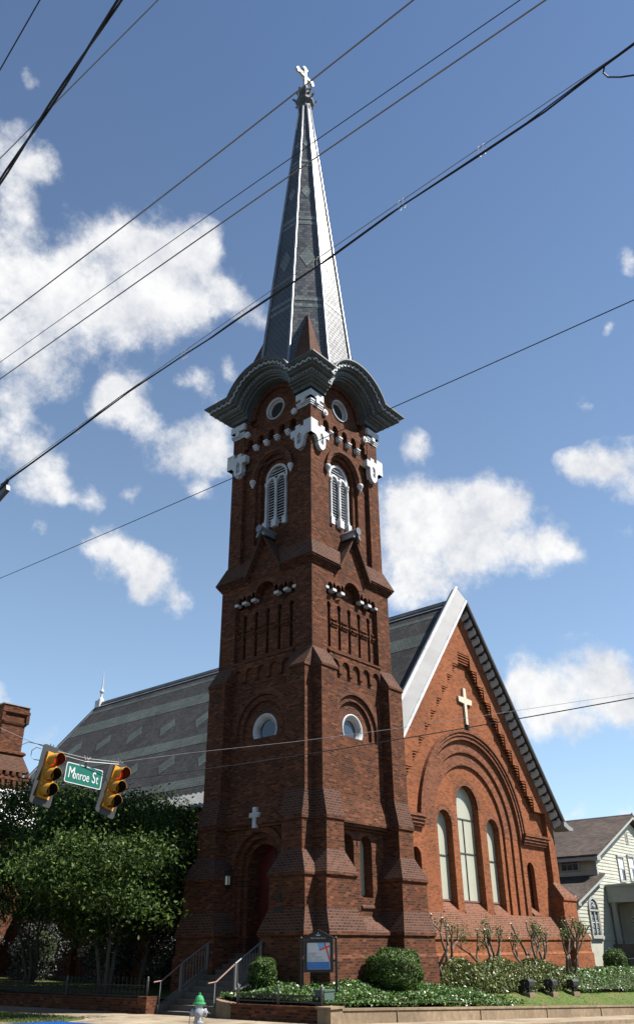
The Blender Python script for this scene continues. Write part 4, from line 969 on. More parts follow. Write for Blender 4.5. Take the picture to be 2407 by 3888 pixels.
# ---------------- retaining walls
q = MB(); strip(q, -5.75, 60, -6.2, -5.9, .30, 40, 0, .5); strip(q, -5.75, 60, -6.23, -5.88, .36, 40, 0, .055)
for i in range(12):
    x = -3.2+4.6*i; q.box(x, x+.02, -6.233, -5.89, zst(x)-.1, zst(x)+.362)
o = q.build('retaining_wall', [M_WALLC]); tag(o, 'low stained concrete retaining wall along the front pavement', 'wall')
q = MB(); q.box(-6.22, -5.72, -6.26, -5.8, GZ-.2, -1.37); q.box(-6.26, -5.68, -6.3, -5.76, -1.37, -1.32)
q.box(-6.05, -5.78, -5.8, -2.35, GZ-.2, -1.40, 1); q.box(-6.08, -5.75, -5.8, -2.35, -1.40, -1.345, 1)
pts = [(-5.92, -2.35), (-5.9, -2.0), (-5.8, -1.72), (-5.62, -1.52), (-5.35, -1.45)]
for i, (a, b_) in enumerate(zip(pts[:-1], pts[1:])):
    d = Vector((b_[0]-a[0], b_[1]-a[1], 0)).normalized(); nn = Vector((-d.y, d.x, 0))*.15
    zt = -1.33+.03*i; e = d*.05
    q.loft([[(a[0]+nn.x-e.x, a[1]+nn.y-e.y, GZ-.2), (a[0]-nn.x-e.x, a[1]-nn.y-e.y, GZ-.2), (a[0]-nn.x-e.x, a[1]-nn.y-e.y, zt), (a[0]+nn.x-e.x, a[1]+nn.y-e.y, zt)],
            [(b_[0]+nn.x, b_[1]+nn.y, GZ-.2), (b_[0]-nn.x, b_[1]-nn.y, GZ-.2), (b_[0]-nn.x, b_[1]-nn.y, zt+.03), (b_[0]+nn.x, b_[1]+nn.y, zt+.03)]], 0)
o = q.build('retaining_wall', [M_WALLC, M_BRICK]); tag(o, 'brick retaining wall with a corner pier right of the entrance steps', 'wall')
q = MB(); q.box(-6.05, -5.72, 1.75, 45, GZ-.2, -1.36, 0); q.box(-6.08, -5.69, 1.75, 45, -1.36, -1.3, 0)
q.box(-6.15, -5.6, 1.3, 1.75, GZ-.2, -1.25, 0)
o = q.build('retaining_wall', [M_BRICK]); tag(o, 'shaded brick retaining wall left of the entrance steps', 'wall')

# ---------------- entrance steps and railings
q = MB(); zt, xt = -1.65, -5.6
for i in range(11):
    z = zt+.157*i; x = xt+.3*i
    q.box(x, -2.3 if i < 10 else -1.4, -1.22, 1.22, GZ-.2, z-.035); q.box(x-.025, -2.3 if i < 10 else -1.4, -1.22, 1.22, z-.035+.0005, z)
st = q.build('entrance_steps', [M_STEP]); tag(st, 'concrete entrance steps climbing to the arched church door', 'steps')
for sg in (-1, 1):
    q = MB(); ya, yb = sorted((sg*1.22, sg*1.5))
    q.loft([[(-5.75, ya, GZ-.2), (-5.75, yb, GZ-.2), (-5.75, yb, -1.5), (-5.75, ya, -1.5)], [(-5.3, ya, GZ-.2), (-5.3, yb, GZ-.2), (-5.3, yb, -1.38), (-5.3, ya, -1.38)], [(-2.6, ya, GZ-.2), (-2.6, yb, GZ-.2), (-2.6, yb, .02), (-2.6, ya, .02)], [(-2.3, ya, GZ-.2), (-2.3, yb, GZ-.2), (-2.3, yb, .02), (-2.3, ya, .02)]])
    q.build('stringer_wall', [M_STEP], st)
def railing(sg):
    t = thing('stair_railing', 'pale metal railing on the %s side of the entrance steps' % ('left' if sg > 0 else 'right'), 'railing', (0, 0, 0), group='railings beside the entrance steps')
    y = sg*1.26
    zs_ = lambda x: -1.62+.157/.3*(x+5.6)
    for x in (-4.82, -3.68, -2.55):
        q = MB(); q.box(x-.035, x+.035, y-.035, y+.035, zs_(x)-.15, zs_(x)+.86); q.build('post', [M_RAIL], t)
    q = MB()
    q.tube([(-4.82, y, zs_(-4.82)+.86), (-2.5, y, zs_(-2.5)+.86)], .028, 6); q.tube([(-4.82, y, zs_(-4.82)+.14), (-2.5, y, zs_(-2.5)+.14)], .02, 6); q.build('rail', [M_RAIL], t)
    q = MB(); x = -4.7
    while x < -2.6: q.tube([(x, y, zs_(x)+.14), (x, y, zs_(x)+.86)], .011, 5); x += .128
    q.build('balusters', [M_RAIL], t)
    q = MB(); q.tube([(-5.95, y, -.86), (-5.62, y, -.83), (-4.85, y, zs_(-4.82)+.84)], .026, 6); q.build('handrail', [M_RUST], t)
    q = MB(); q.tube([(-5.68, y, -1.68), (-5.66, y, -.85)], .016, 5); q.build('handrail_post', [M_GALV], t)
railing(1); railing(-1)

# ---------------- iron fences on the side walls
def iron_fence(label, ya, yb, posts_, x=-5.9, z=-1.35, h=.5):
    t = thing('iron_fence', label, 'fence', (0, 0, 0))
    for y in posts_:
        q = MB(); q.lathe([(.035, z), (.035, z+h+.02), (.045, z+h+.04), (.02, z+h+.07), (.035, z+h+.1), (.01, z+h+.15)], (x, y, 0), 8); q.build('post', [M_RAIL], t, True)
    q = MB(); q.box(x-.012, x+.012, ya, yb, z+.08, z+.11); q.box(x-.012, x+.012, ya, yb, z+h-.12, z+h-.095)
    y = ya+.1
    while y < yb:
        q.tube([(x, y, z+.05), (x, y, z+h+.06)], .008, 4); q.lathe([(.0, z+h+.03), (.018, z+h+.06), (.0, z+h+.14)], (x, y, 0), 5); y += .22
    q.build('rail_and_pickets', [M_BLACK], t)
    q = MB(); y = ya+.21
    while y < yb-.1:
        for s in (1, -1):
            q.tube([(x, y+s*(.08*math.cos(a)*(1-a/14)), z+.2+.085*math.sin(a)*(1-a/14)) for a in [j*.55 for j in range(15)]], .007, 4)
        y += .22
    q.build('scrollwork', [M_BLACK], t)
iron_fence('low iron fence with scrolls in the ivy right of the steps', -5.75, -2.5, (-5.7, -4.1, -2.5), h=.36)
iron_fence('long low iron fence under the dark trees left of the steps', 1.7, 34, (1.6, 6, 10.5, 15, 20))
q = MB(); q.box(-5.62, -5.2, -5.55, -5.2, -1.42, -1.0); q.box(-5.64, -5.18, -5.57, -5.18, -1.0, -.96)
o = q.build('utility_box', [M_UTIL]); tag(o, 'small green utility box in the ivy behind the corner pier', 'utility box')

# ---------------- ivy, hedge, round bushes
def ivy1():
    x, y = U(-5.75, 6.6), U(-5.87, -1.2)
    if y > -1.0: return None
    if x < -3.7 and y > -1.5: return None
    if x > 2.6 and y > -4.4+(x-2.6)*-.1: return None
    if x > 5.2-(y+5.9)*1.4: return None
    if -3.7 < x < -1.0 and y > -3.0: return None
    if x > -1.0 and y > -2.2: return None
    th = .32+.1*math.sin(x*2.1)*math.cos(y*1.7)
    if y < -5.6: th *= .6
    return (x, y, zbed(x, y)+th*U(.25, 1)**.6)
pts_ = scatter(26000, ivy1); nr = np.tile(np.array([[.0, -.25, 1.]]), (len(pts_), 1))
o = leaves('ivy_bed', pts_, .085, M_IVY, flat=.75, nrm=nr, aspect=.6); tag(o, 'bed of glossy green ivy in front of the tower', 'ivy', kind='stuff')
def ivy2():
    x, y = U(12.3, 40), U(-4.7, -1.6)
    return (x, y, zbed(x, y)+(.33+.08*math.sin(x*1.3))*U(.2, 1)**.6)
pts_ = scatter(17000, ivy2); nr = np.tile(np.array([[0, -.35, 1.]]), (len(pts_), 1))
o = leaves('ivy_bed', pts_, .1, M_IVY, flat=.75, nrm=nr, aspect=.6); tag(o, 'strip of pale green ivy leading to the white house', 'ivy', kind='stuff')
for (x0, x1, y0, y1, th) in ((-5.74, 2.5, -5.86, -1.6, .16), ):
    q = MB(); grid(q, x0, x1, y0, y1, 20, 12, lambda x, y: zbed(x, y)+th); structure(q.build('garden_soil', [M_SOIL]))
q = MB(); grid(q, 12.4, 40, -4.6, -1.6, 30, 6, lambda x, y: zbed(x, y)+.18); structure(q.build('garden_soil', [M_SOIL]))
def hedge_pt():
    x = U(3.1, 12.4); u = U(0, math.pi); r = U(.86, 1.02)
    e = min(1, (x-3.05)/1.2, (12.5-x)/1.0); hh = (.95+.1*math.sin(x*1.9)+.07*math.sin(x*4.3+1))*e**.5; ww = .95*e**.4
    y = -3.55+ww*r*math.cos(u); return (x, y, zbed(x, -3.9)-.1+hh*r*abs(math.sin(u))**.7+U(-.05, .05))
pts_ = scatter(17000, hedge_pt)
t = thing('azalea_hedge', 'long loose azalea hedge behind three black floodlights', 'hedge', (7.7, -3.55, -1.3))
o = leaves('foliage', pts_-np.array([7.7, -3.55, -1.3]), .12, M_AZAL, t, aspect=.5)
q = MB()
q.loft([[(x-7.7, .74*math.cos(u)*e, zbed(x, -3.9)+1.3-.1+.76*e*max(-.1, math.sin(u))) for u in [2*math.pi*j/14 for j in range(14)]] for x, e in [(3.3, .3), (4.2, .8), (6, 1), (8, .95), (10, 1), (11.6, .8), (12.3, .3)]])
q.build('dark_core', [M_SOIL], t)  # dark solid core, stands in for shade between the leaves
def bush(label, c, r, n, mat, size=.06, group=None):
    t = thing('round_bush', label, 'bush', (c[0], c[1], c[2]-r[2]), group=group)
    d = RNG.normal(size=(n, 3)); d /= np.linalg.norm(d, axis=1)[:, None]
    sq = np.sign(d)*np.abs(d)**.8; lump = 1+.08*np.sin(d[:, 0]*5+c[0])*np.cos(d[:, 1]*6+c[1])+.06*np.sin(d[:, 2]*8+d[:, 0]*4)
    p = sq*np.array(r)*(lump*(1-.16*RNG.uniform(0, 1, n)**2+.07*(RNG.uniform(0, 1, n) > .93)))[:, None]+np.array([0, 0, r[2]])
    leaves('foliage', p, size, mat, t, flat=.7, nrm=d, aspect=.55)
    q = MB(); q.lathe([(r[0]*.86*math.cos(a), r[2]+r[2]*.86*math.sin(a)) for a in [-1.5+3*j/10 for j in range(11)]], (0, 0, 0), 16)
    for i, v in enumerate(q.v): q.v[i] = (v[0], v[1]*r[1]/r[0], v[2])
    q.build('dark_core', [M_SOIL], t)  # dark filling paints the shade inside the bush
bush('small clipped boxwood ball beside the entrance steps', (-4.55, -2.2, -.62), (.40, .40, .42), 5200, M_BOX)
bush('large clipped round bush against the tower foot', (-.75, -4.45, -.62), (.94, .8, .62), 15000, M_BOX)
bush('round yellow-green bush beside the white house', (31.5, 1.6, -.85), (.72, .72, .72), 5500, M_BOX, .08)

# ---------------- notice board
t = thing('notice_board', 'black framed church notice board with a pointed top in front of the tower', 'notice board', (-4.55, -4.45, -1.25), R(-59))
def N_(mb, name, m, p=t): return mb.build(name, m, p)
for s in (-1, 1):
    q = MB(); q.box(s*.52-.03, s*.52+.03, -.03, .03, 0, 1.54); q.lathe([(.04, 1.54), (.05, 1.57), (.0, 1.62)], (s*.52, 0, 0), 8); N_(q, 'post', [M_BLACK])
q = MB()
for a, b_, c, d in ((-.43, -.36, .68, 1.52), (.36, .43, .68, 1.52), (-.36, .36, .68, .74), (-.36, .36, 1.46, 1.52)): q.box(a, b_, -.07, .05, c, d)
q.box(-.36, .36, -.02, .05, .74, 1.46); q.box(-.5, -.43, -.015, .015, .95, 1.0); q.box(.43, .5, -.015, .015, .95, 1.0); N_(q, 'frame', [M_BLACK])
q = MB(); q.plate([(-.43, 1.525), (.43, 1.525), (.43, 1.56), (0, 1.75), (-.43, 1.56)], [], -.05, .06, lambda s, o, z: (s, -o, z))
for s in (-1, 1): q.loft([[(s*.48, -.09, 1.54), (s*.48, .08, 1.54), (s*.48, .08, 1.57), (s*.48, -.09, 1.57)], [(0, -.09, 1.765), (0, .08, 1.765), (0, .08, 1.795), (0, -.09, 1.795)]])
N_(q, 'pediment', [M_BLACK])
def flat(name, pts, o0, o1, m, parent): q = MB(); q.plate(pts, [], o0, o1, lambda s, o, z: (s, -o, z)); return q.build(name, [m], parent)
po = flat('poster', rect(-.345, .345, .755, 1.445), .0, .026, M_PAPER, t)
flat('blue_panel', rect(-.335, .32, .765, .95), .02, .030, M_BLUE, po)
# tilted flag in the upper right corner of the poster
q = MB()
def clip(pts, x1=.335, z1=1.438):
    def cut(p, ins, inter):
        out = []
        for i in range(len(p)):
            a, b_ = p[i], p[(i+1) % len(p)]
            if ins(a): out.append(a)
            if ins(a) != ins(b_): out.append(inter(a, b_))
        return out
    p = cut(pts, lambda a: a[0] <= x1, lambda a, b_: (x1, a[1]+(b_[1]-a[1])*(x1-a[0])/(b_[0]-a[0])))
    return cut(p, lambda a: a[1] <= z1, lambda a, b_: (a[0]+(b_[0]-a[0])*(z1-a[1])/(b_[1]-a[1]), z1))
FO = Vector((.03, 1.23)); ex = Vector((math.cos(.32), math.sin(.32))); ey = Vector((-ex.y, ex.x))
def fl(u0, u1, v0, v1): return clip([tuple(FO+ex*u+ey*v) for u, v in ((u0, v0), (u1, v0), (u1, v1), (u0, v1))])
q.plate(fl(0, .19, .045, .4), [], .02, .030, Fc, 0); q.plate(fl(0, .60, 0, .045), [], .02, .0305, Fc, 1); q.plate(fl(.19, .235, -.42, .0), [], .02, .0315, Fc, 1); q.plate(fl(.19, .235, .045, .5), [], .02, .0315, Fc, 1)
for u, v in ((.05, .09), (.1, .13), (.05, .17), (.14, .09), (.14, .19), (.09, .22)):
    q.plate(fl(u-.013, u+.013, v-.005, v+.005), [], .02, .0335, Fc, 2); q.plate(fl(u-.005, u+.005, v-.013, v+.013), [], .02, .034, Fc, 2)
q.build('flag_emblem', [M_LBLUE, M_RED, M_PAPER], po)
ROT = Matrix.Rotation(R(90), 4, 'X')
for i, (s, z) in enumerate((('CHURCH', 1.165), ('OF THE', 1.115), ('HOLY TRINITY', 1.06), ('WELCOMES YOU', .992))):
    put_text(s, .06, M_GREYTX, po, Matrix.Translation((-.315, -.028, z)) @ ROT, 'LEFT', 1.05)
for s, z in (('THE EPISCOPAL CHURCH', .885), ('HOLY TRINITY', .825)): put_text(s, .036, M_LBLUE, po, Matrix.Translation((0, -.032, z)) @ ROT)
put_text('Holy Trinity Church', .055, M_PAPER, t, Matrix.Translation((0, -.062, 1.565)) @ ROT)
q = MB(); q.plate([(-.05, 1.63), (.05, 1.63), (.07, 1.66), (.0, 1.645), (-.07, 1.66)], [], .04, .066, Fc); q.box(-.006, .006, -.066, -.04, 1.66, 1.72); q.box(-.018, .018, -.066, -.04, 1.69, 1.70); N_(q, 'crest', [M_PAPER])

# ---------------- floodlights
fl0 = thing('floodlight', 'black floodlight on a concrete block, leftmost of the three before the hedge', 'floodlight', (7.75, -4.65, zbed(7.75, -4.65)), 0, 'floodlights before the hedge')
q = MB(); q.box(-.22, .22, -.16, .16, -.05, .12); q.build('concrete_block', [M_WALLC], fl0)
q = MB(); q.box(-.06, .06, -.06, .06, .12, .26); q.loft([[(-.2, -.1, .3), (.2, -.1, .3), (.2, .16, .22), (-.2, .16, .22)], [(-.24, -.2, .36), (.24, -.2, .36), (.24, .22, .3), (-.24, .22, .3)], [(-.24, -.2, .5), (.24, -.2, .5), (.24, .26, .46), (-.24, .26, .46)], [(-.2, -.12, .58), (.2, -.12, .58), (.2, .24, .56), (-.2, .24, .56)]])
q.build('lamp_housing', [M_BLACK], fl0)
q = MB(); q.tube([(-.27, 0, .2), (-.27, 0, .45), (-.24, 0, .47)], .02, 5); q.tube([(.27, 0, .2), (.27, 0, .45), (.24, 0, .47)], .02, 5); q.box(-.28, .28, -.02, .02, .18, .21); q.build('yoke', [M_BLACK], fl0)
q = MB(); q.box(-.2, .2, .245, .268, .34, .45); q.build('lens', [M_GLASS], fl0)
for x, w_ in ((9.7, 'middle'), (11.7, 'rightmost')): dup(fl0, (x, -4.65, zbed(x, -4.65)), U(-.15, .15), 'black floodlight on a concrete block, %s of the three before the hedge' % w_)

# ---------------- fire hydrant
HX, HY = -9.77, -5.09
t = thing('fire_hydrant', 'silver fire hydrant with a green cap at the pavement corner', 'fire hydrant', (HX, HY, GZ), R(-42))
q = MB(); q.lathe([(.15, 0), (.15, .03), (.1, .035), (.098, .2), (.125, .205), (.125, .24), (.1, .245), (.098, .33), (.115, .36), (.112, .44), (.095, .5), (.095, .59)], (0, 0, 0), 18); q.build('barrel', [M_SILVER], t, False)
q = MB(); q.lathe([(.15, .585), (.155, .6), (.15, .625), (.11, .635), (.105, .69), (.085, .74), (.05, .775), (.03, .785), (.03, .83), (.0, .835)], (0, 0, 0), 16)
for j in range(6): a = j*math.pi/3; q.tube([(.112*math.cos(a), .112*math.sin(a), .63), (.1*math.cos(a), .1*math.sin(a), .69), (.055*math.cos(a), .055*math.sin(a), .77)], .012, 5)
q.build('bonnet', [M_HGREEN], t)
for s in (-1, 1):
    q = MB(); q.lathe([(.075, .08), (.075, .13), (.088, .135), (.088, .18), (.06, .19), (.025, .2), (.025, .225), (.0, .226)], (0, 0, .42), 12, axis='x')
    if s < 0:
        for i, v in enumerate(q.v): q.v[i] = (-v[0], v[1], v[2])
    q.build('hose_cap', [M_SILVER], t)
q = MB(); q.lathe([(.085, .08), (.085, .14), (.1, .145), (.1, .19), (.03, .21), (.03, .235), (.0, .24)], (0, 0, .42), 14, axis='y'); q.build('pumper_cap', [M_SILVER], t)
q = MB(); q.tube([(-.2, -.03, .4), (-.215, -.06, .25), (-.21, -.05, .1), (-.19, -.02, .02)], .009, 5); q.build('chain', [M_GALV], t)

# ---------------- overhead wires
WIRE_G = 'overhead wires crossing the sky'
def wire(label, pts, r, mat, name='overhead_wire', y0=None, y1=None, fit=2, n=30, group=WIRE_G):
    p = np.array(pts); y = p[:, 1]
    cz = np.polyfit(y, p[:, 2], min(fit, len(pts)-1)); cx = np.polyfit(y, p[:, 0], 1)
    ys = np.linspace(y0, y1, n); m = MB(); m.tube([(np.polyval(cx, a), a, np.polyval(cz, a)) for a in ys], r, 7)
    o = m.build(name, [mat]); return tag(o, label, 'wire', group)
wire('thin grey wire crossing behind the thick double cable at upper left', [(-22.6, -17.62, 8.93), (-22.6, -15.86, 9.0), (-22.6, -14.47, 9.03)], .0065, M_WIREG, y0=-30, y1=6, fit=1)
wire('thick brownish wire running just over the cross on the spire', [(-20.9, -19.72, 8.79), (-20.9, -16.6, 8.88), (-20.9, -11.57, 9.14)], .0095, M_WIREG, y0=-32, y1=8)
wire('thin twisted wire, middle one of the three crossing the upper spire', [(-20.3, -20.62, 8.57), (-20.3, -17.43, 8.79), (-20.3, -10.55, 9.17)], .0055, M_WIREB, y0=-32, y1=8)
wire('thick brownish wire crossing the spire just below the twisted wire', [(-20.0, -20.78, 8.78), (-20.0, -17.23, 8.97), (-20.0, -10.02, 9.24)], .0095, M_WIREG, y0=-32, y1=8)
mess = wire('grey messenger wire carrying the sagging black cable in wire rings', [(-18.6, -20.91, 9.23), (-18.6, -17.99, 9.09), (-18.6, -13.54, 8.9), (-18.6, -8.22, 8.47)], .0055, M_GALV if False else M_WIREG, y0=-32, y1=-8.15)
W9 = [(-26, 9.3), (-21.6, 9.26), (-21.27, 9.22), (-20.9, 9.18), (-20.12, 9.06), (-19.24, 9.03), (-18.66, 9.025), (-17.99, 9.02), (-16.79, 8.9), (-15.6, 8.86), (-14.93, 8.845), (-14.2, 8.80), (-13.55, 8.80), (-12.08, 8.75), (-10.8, 8.62), (-9.4, 8.5), (-8.24, 8.40)]
q = MB(); q.tube([(-18.6, y, z) for y, z in W9], .0125, 7); q.tube([(-18.62, y+.25, z-.022-.014*math.sin(y*1.7)) for y, z in W9[1:]], .009, 6)
q.tube([(-18.6, -20.91, 9.21), (-18.57, -20.86, 9.12), (-18.58, -20.9, 8.99), (-18.6, -21.03, 8.84), (-18.6, -21.25, 8.68), (-18.6, -21.6, 8.66), (-18.6, -21.9, 8.85), (-18.6, -21.95, 9.1), (-18.6, -21.7, 9.25)], .011, 6)
o = q.build('communication_cable', [M_WIREB]); tag(o, 'thick black cable sagging under the grey messenger wire, with a loop at right', 'cable', WIRE_G)
for y in (-19.25, -17.99, -16.45, -14.93, -13.55, -12.0, -10.6):
    q = MB(); zt_ = np.polyval(np.polyfit([-20.91, -17.99, -13.54, -8.22], [9.23, 9.09, 8.9, 8.47], 2), y)
    for s in (-.035, .035): q.tube([(-18.6+.04*math.sin(a), y+s+.02*math.sin(a/2), zt_-.07-.085*-math.cos(a)*1.0) for a in [math.pi*2*j/12 for j in range(13)]], .0022, 4)
    q.build('lashing_ring', [M_WIREG], bpy.data.objects['communication_cable'])
wire('lone thin black wire passing in front of the tower cornice', [(-15.5, -19.88, 8.33), (-15.5, -15.59, 8.44), (-15.5, -11.46, 8.57), (-15.5, -2.54, 8.92)], .0085, M_WIREB, y0=-32, y1=12)
wire('short black wire cutting the top left corner of the sky', [(-23.63, -17.24, 8.0), (-23.55, -16.79, 8.0), (-23.5, -16.32, 8.0)], .0065, M_WIREB, y0=-24, y1=-9)
q = MB()
for ph, r_ in ((0, .013), (math.pi, .012)):
    q.tube([(-23.13+.062*0+(y+17.82)*.139+.014*math.cos(y*2.3+ph), y, 8.0+.016*math.sin(y*2.3+ph)) for y in np.linspace(-30, 2, 90)], r_, 7)
o = q.build('double_cable', [M_WIREB]); tag(o, 'thick double black cable at the upper left, two strands twisting', 'cable', WIRE_G)
wire('dark lower wire passing in front of the tower and the gable cross', [(-7.5, -14.78, 4.82), (-7.5, -9.5, 4.84), (-7.5, -7.14, 4.89), (-7.5, -1.33, 5.11), (-7.5, 1.46, 5.24), (-7.5, 9.88, 5.69)], .0125, M_WIREB, y0=-30, y1=22)
# pole just outside the view with the cable clamp
t = thing('utility_pole', 'wooden utility pole holding the black cable clamp at the left edge', 'utility pole', (-18.6, -7.2, GZ-.13))
q = MB(); q.lathe([(.17, 0), (.13, 10.9)], (0, 0, 0), 12); q.build('pole', [M_BARK2], t)
q = MB(); q.loft([[(-.04, -1.14, 10.0), (.04, -1.14, 10.0), (.04, -1.1, 10.12), (-.04, -1.1, 10.12)], [(-.04, -.1, 9.55), (.04, -.1, 9.55), (.04, -.1, 9.85), (-.04, -.1, 9.85)]]); q.build('bracket', [M_SIGG], t)
q = MB(); q.tube([(0, -1.05, 10.27), (0, -.95, 10.2), (0, -.75, 10.1), (0, -.1, 10.0)], [.03, .055, .05, .04], 8); q.build('cable_clamp', [M_BLACK], t)

# ---------------- span wire, traffic signals, street sign
q = MB(); A_ = [(-16.2, -1.5, 5.4), (-15.6, -3.9, 4.72), (-15.06, -4.55, 4.36), (-14.62, -4.95, 4.155), (-13.86, -5.2, 4.045), (-13.0, -5.3, 4.07)]
q.tube(A_, .007, 5); q.tube([(-13.0, -5.3, 4.07), (-11.64, -6.3, 4.36), (-9.92, -8.3, 4.62), (-8.3, -10.2, 4.92), (-5.14, -13.84, 5.6), (-1, -18.6, 6.5)], .0055, 5)
q.tube([(-15.6, -3.9, 4.68), (-15.2, -4.4, 4.24), (-15.06, -4.55, 4.33), (-14.8, -4.8, 4.26), (-14.6, -4.95, 4.1), (-13.9, -5.2, 3.97), (-13.0, -5.3, 4.02)], .008, 5, 1)
q.tube([(-14.85, -4.8, 4.17), (-14.95, -4.75, 4.2), (-15.03, -4.7, 4.12), (-15.03, -4.7, 4.0), (-14.97, -4.75, 3.92), (-14.85, -4.85, 3.9)], .009, 6, 1)
o = q.build('span_wire', [M_GALV, M_WIREB]); tag(o, 'galvanised span wire carrying the traffic signals and the green street sign', 'wire', WIRE_G)
def signal(label, loc, tilt, rz):
    t = thing('traffic_signal', label, 'traffic signal', loc, 0, 'traffic signals on the span wire'); t.rotation_euler = (0, R(tilt), R(rz))
    hw = .172
    q = MB(); q.box(-hw, hw, -.02, .17, -.515, .515)
    for i in range(3):
        zc = .343*(1-i); q.plate([(x, z) for x, z in rect(-hw+.004, hw-.004, zc-.166, zc+.166)], [circ(0, zc, .142, 24)], .02, .045, Fc)
    q.build('housing', [M_YEL], t)
    q = MB()
    def rr(a, b_, r):
        return [(sx*(a-r)+r*math.cos(p), sz*(b_-r)+r*math.sin(p)) for (sx, sz, p0) in ((1, 1, 0), (-1, 1, 90), (-1, -1, 180), (1, -1, 270)) for p in [R(p0+j*22.5) for j in range(5)]]
    q.plate(rr(.3, .66, .07), [rect(-hw-.004, hw+.004, -.52, .52)], -.03, -.012, Fc); q.build('backplate', [M_SIGB], t)
    for i in range(3):
        zc = .343*(1-i)
        q = MB(); rows = []
        a0 = R(-62)
        for (o_, r_) in ((.04, .15), (.33, .142), (.33, .136), (.04, .144)):
            rows.append([(r_*math.cos(a), -o_ if True else 0, zc+r_*math.sin(a)) for a in [a0+(math.pi-2*a0)*j/26 for j in range(27)]])
        # cut the lower front back at a slant
        for k_, row in enumerate(rows):
            if k_ in (1, 2): rows[k_] = [(x, -(.33-.10*max(0, (.02-(z-zc))/.15)), z) for x, _, z in row]
        q.loft(rows[:3], 0, cap=False, close=False); q.loft(rows[2:], 1, cap=False, close=False)
        for e in (0, -1): q.add([rows[0][e], rows[1][e], rows[2][e], rows[3][e]], [(0, 1, 2, 3)])
        vo = q.build('visor', [M_YEL, M_BLACK], t)
        q = MB(); q.lathe([(.0, .035), (.08, .03), (.138, .012), (.138, -.0)], (0, 0, zc), 20, axis='y')
        q.build('lens', [M_REDON if i == 0 else M_LENS], t, True)
    q = MB(); q.tube([(0, .07, .51), (0, .07, .64)], .025, 6); q.box(-.07, .07, .03, .11, .60, .66)
    for s in (-.05, 0, .05): q.tube([(s, .07, .64), (s*1.9, .05, .72)], .014, 5)
    q.build('hanger', [M_GALV], t)
signal('yellow traffic signal showing red, left of the Monroe St sign', (-14.73, -5.02, 3.56), 8, 6)
signal('yellow traffic signal showing red, right of the Monroe St sign', (-12.93, -5.07, 3.50), 15, 3)
t = thing('street_sign', 'green Monroe St sign hanging between two traffic signals', 'street sign', (-13.83, -5.12, 3.66)); t.rotation_euler = (0, R(3.5), R(2))
def rrect(a, b_, r): return [(sx*(a-r)+r*math.cos(p), sz*(b_-r)+r*math.sin(p)) for (sx, sz, p0) in ((1, 1, 0), (-1, 1, 90), (-1, -1, 180), (1, -1, 270)) for p in [R(p0+j*22.5) for j in range(5)]]
flat('border', rrect(.525, .225, .045), -.006, .006, M_REFL, t); flat('panel', rrect(.505, .206, .035), -.002, .0085, M_GREEN, t)
for s, x, z, sz in (('M', -.36, -.005, .36), ('onroe', -.085, -.03, .29), ('S', .285, -.005, .36), ('t', .385, -.025, .30)):
    put_text(s, sz, M_REFL, t, Matrix.Translation((x, -.011, z)) @ ROT, 'CENTER', .68)
q = MB(); q.tube([(0, 0, .22), (0, 0, .40)], .022, 6); q.box(-.03, .03, -.02, .02, .2, .27); q.build('hanger', [M_BLACK], t)
q = MB()
for s in (-.06, 0, .06): q.tube([(s*.5, 0, .36), (s*1.5, -.01, .45)], .016, 5)
q.build('wire_clip', [M_GALV], t)

# ================================================================ white house on the right
hs = thing('clapboard_house', 'cream clapboard house with a brown shingle roof right of the church', 'house', (36, 8, -1.7))
HB = (36, 8, -1.7)
def hb(mb, name, m, parent=None, smooth=False):
    o = mb.build(name, m, parent or hs, smooth)
    if parent is None: o.location = (-HB[0], -HB[1], -HB[2])
    return o
YH = 3.0; xl0, xl1, xu, xr = 30.0, 34.1, 34.1, 47.9; zu, zl = 6.0, 2.95; xrd, zrd = 41.4, 9.0
def lap(mb, y0, xa_of, zlo, zhi, F, step=.225):
    """overlapping boards over the outline x in xa_of(z)"""
    z = zlo
    while z < zhi-.01:
        z1 = min(z+step, zhi); a0, b0 = xa_of(z); a1, b1 = xa_of(z1)
        mb.loft([[F(a0, y0+.05, z), F(b0, y0+.05, z), F(b0, y0-.05, z), F(a0, y0-.05, z)], [F(a1, y0+.018, z1), F(b1, y0+.018, z1), F(b1, y0-.05, z1), F(a1, y0-.05, z1)]]); z = z1
hw_ = MB()
Fh = lambda s, o, z: (s, -o, z)
def gx(z):
    if z <= zl: return (xl0, xr)
    if z <= zl+1.45: return (xl0+min(1, (z-zl)/1.45+.12)*(xl1-xl0), xr)
    if z <= zu: return (xu, xr)
    f = (z-zu)/(zrd-.4-zu); return (xu+f*(xrd-xu), xr-f*(xr-xrd))
lap(hw_, -YH, gx, .62, zl, Fh); lap(hw_, -YH, gx, zl, zl+1.45, Fh); lap(hw_, -YH, gx, zl+1.45, zu, Fh); lap(hw_, -YH, gx, zu, zrd-.42, Fh)
Fs = lambda s, o, z: (-o, s, z)      # side wall facing -X, s along y
lap(hw_, -xl0, lambda z: (YH, 18), .62, zl, Fs); lap(hw_, -xu, lambda z: (YH, 18), zl, zu, Fs)
hw_.box(xl0+.06, xr, YH+.06, 18, -2.2, zl); hw_.box(xu+.06, xr, YH+.06, 18, zl-.1, zu)
hw_.add([(xu, YH+.03, zu), (xr, YH+.03, zu), (xrd, YH+.03, zrd-.4), (xu, 18, zu), (xr, 18, zu), (xrd, 18, zrd-.4)], [(0, 1, 2), (3, 5, 4), (0, 3, 4, 1), (1, 4, 5, 2), (0, 2, 5, 3)])
hw_.box(xl0-.06, xr, YH-.09, YH+.05, .44, .6); hw_.box(xl0-.0, xr, YH-.03, YH+.06, -2.2, .44)
hb(hw_, 'wall', [M_CLAP])
q = MB()
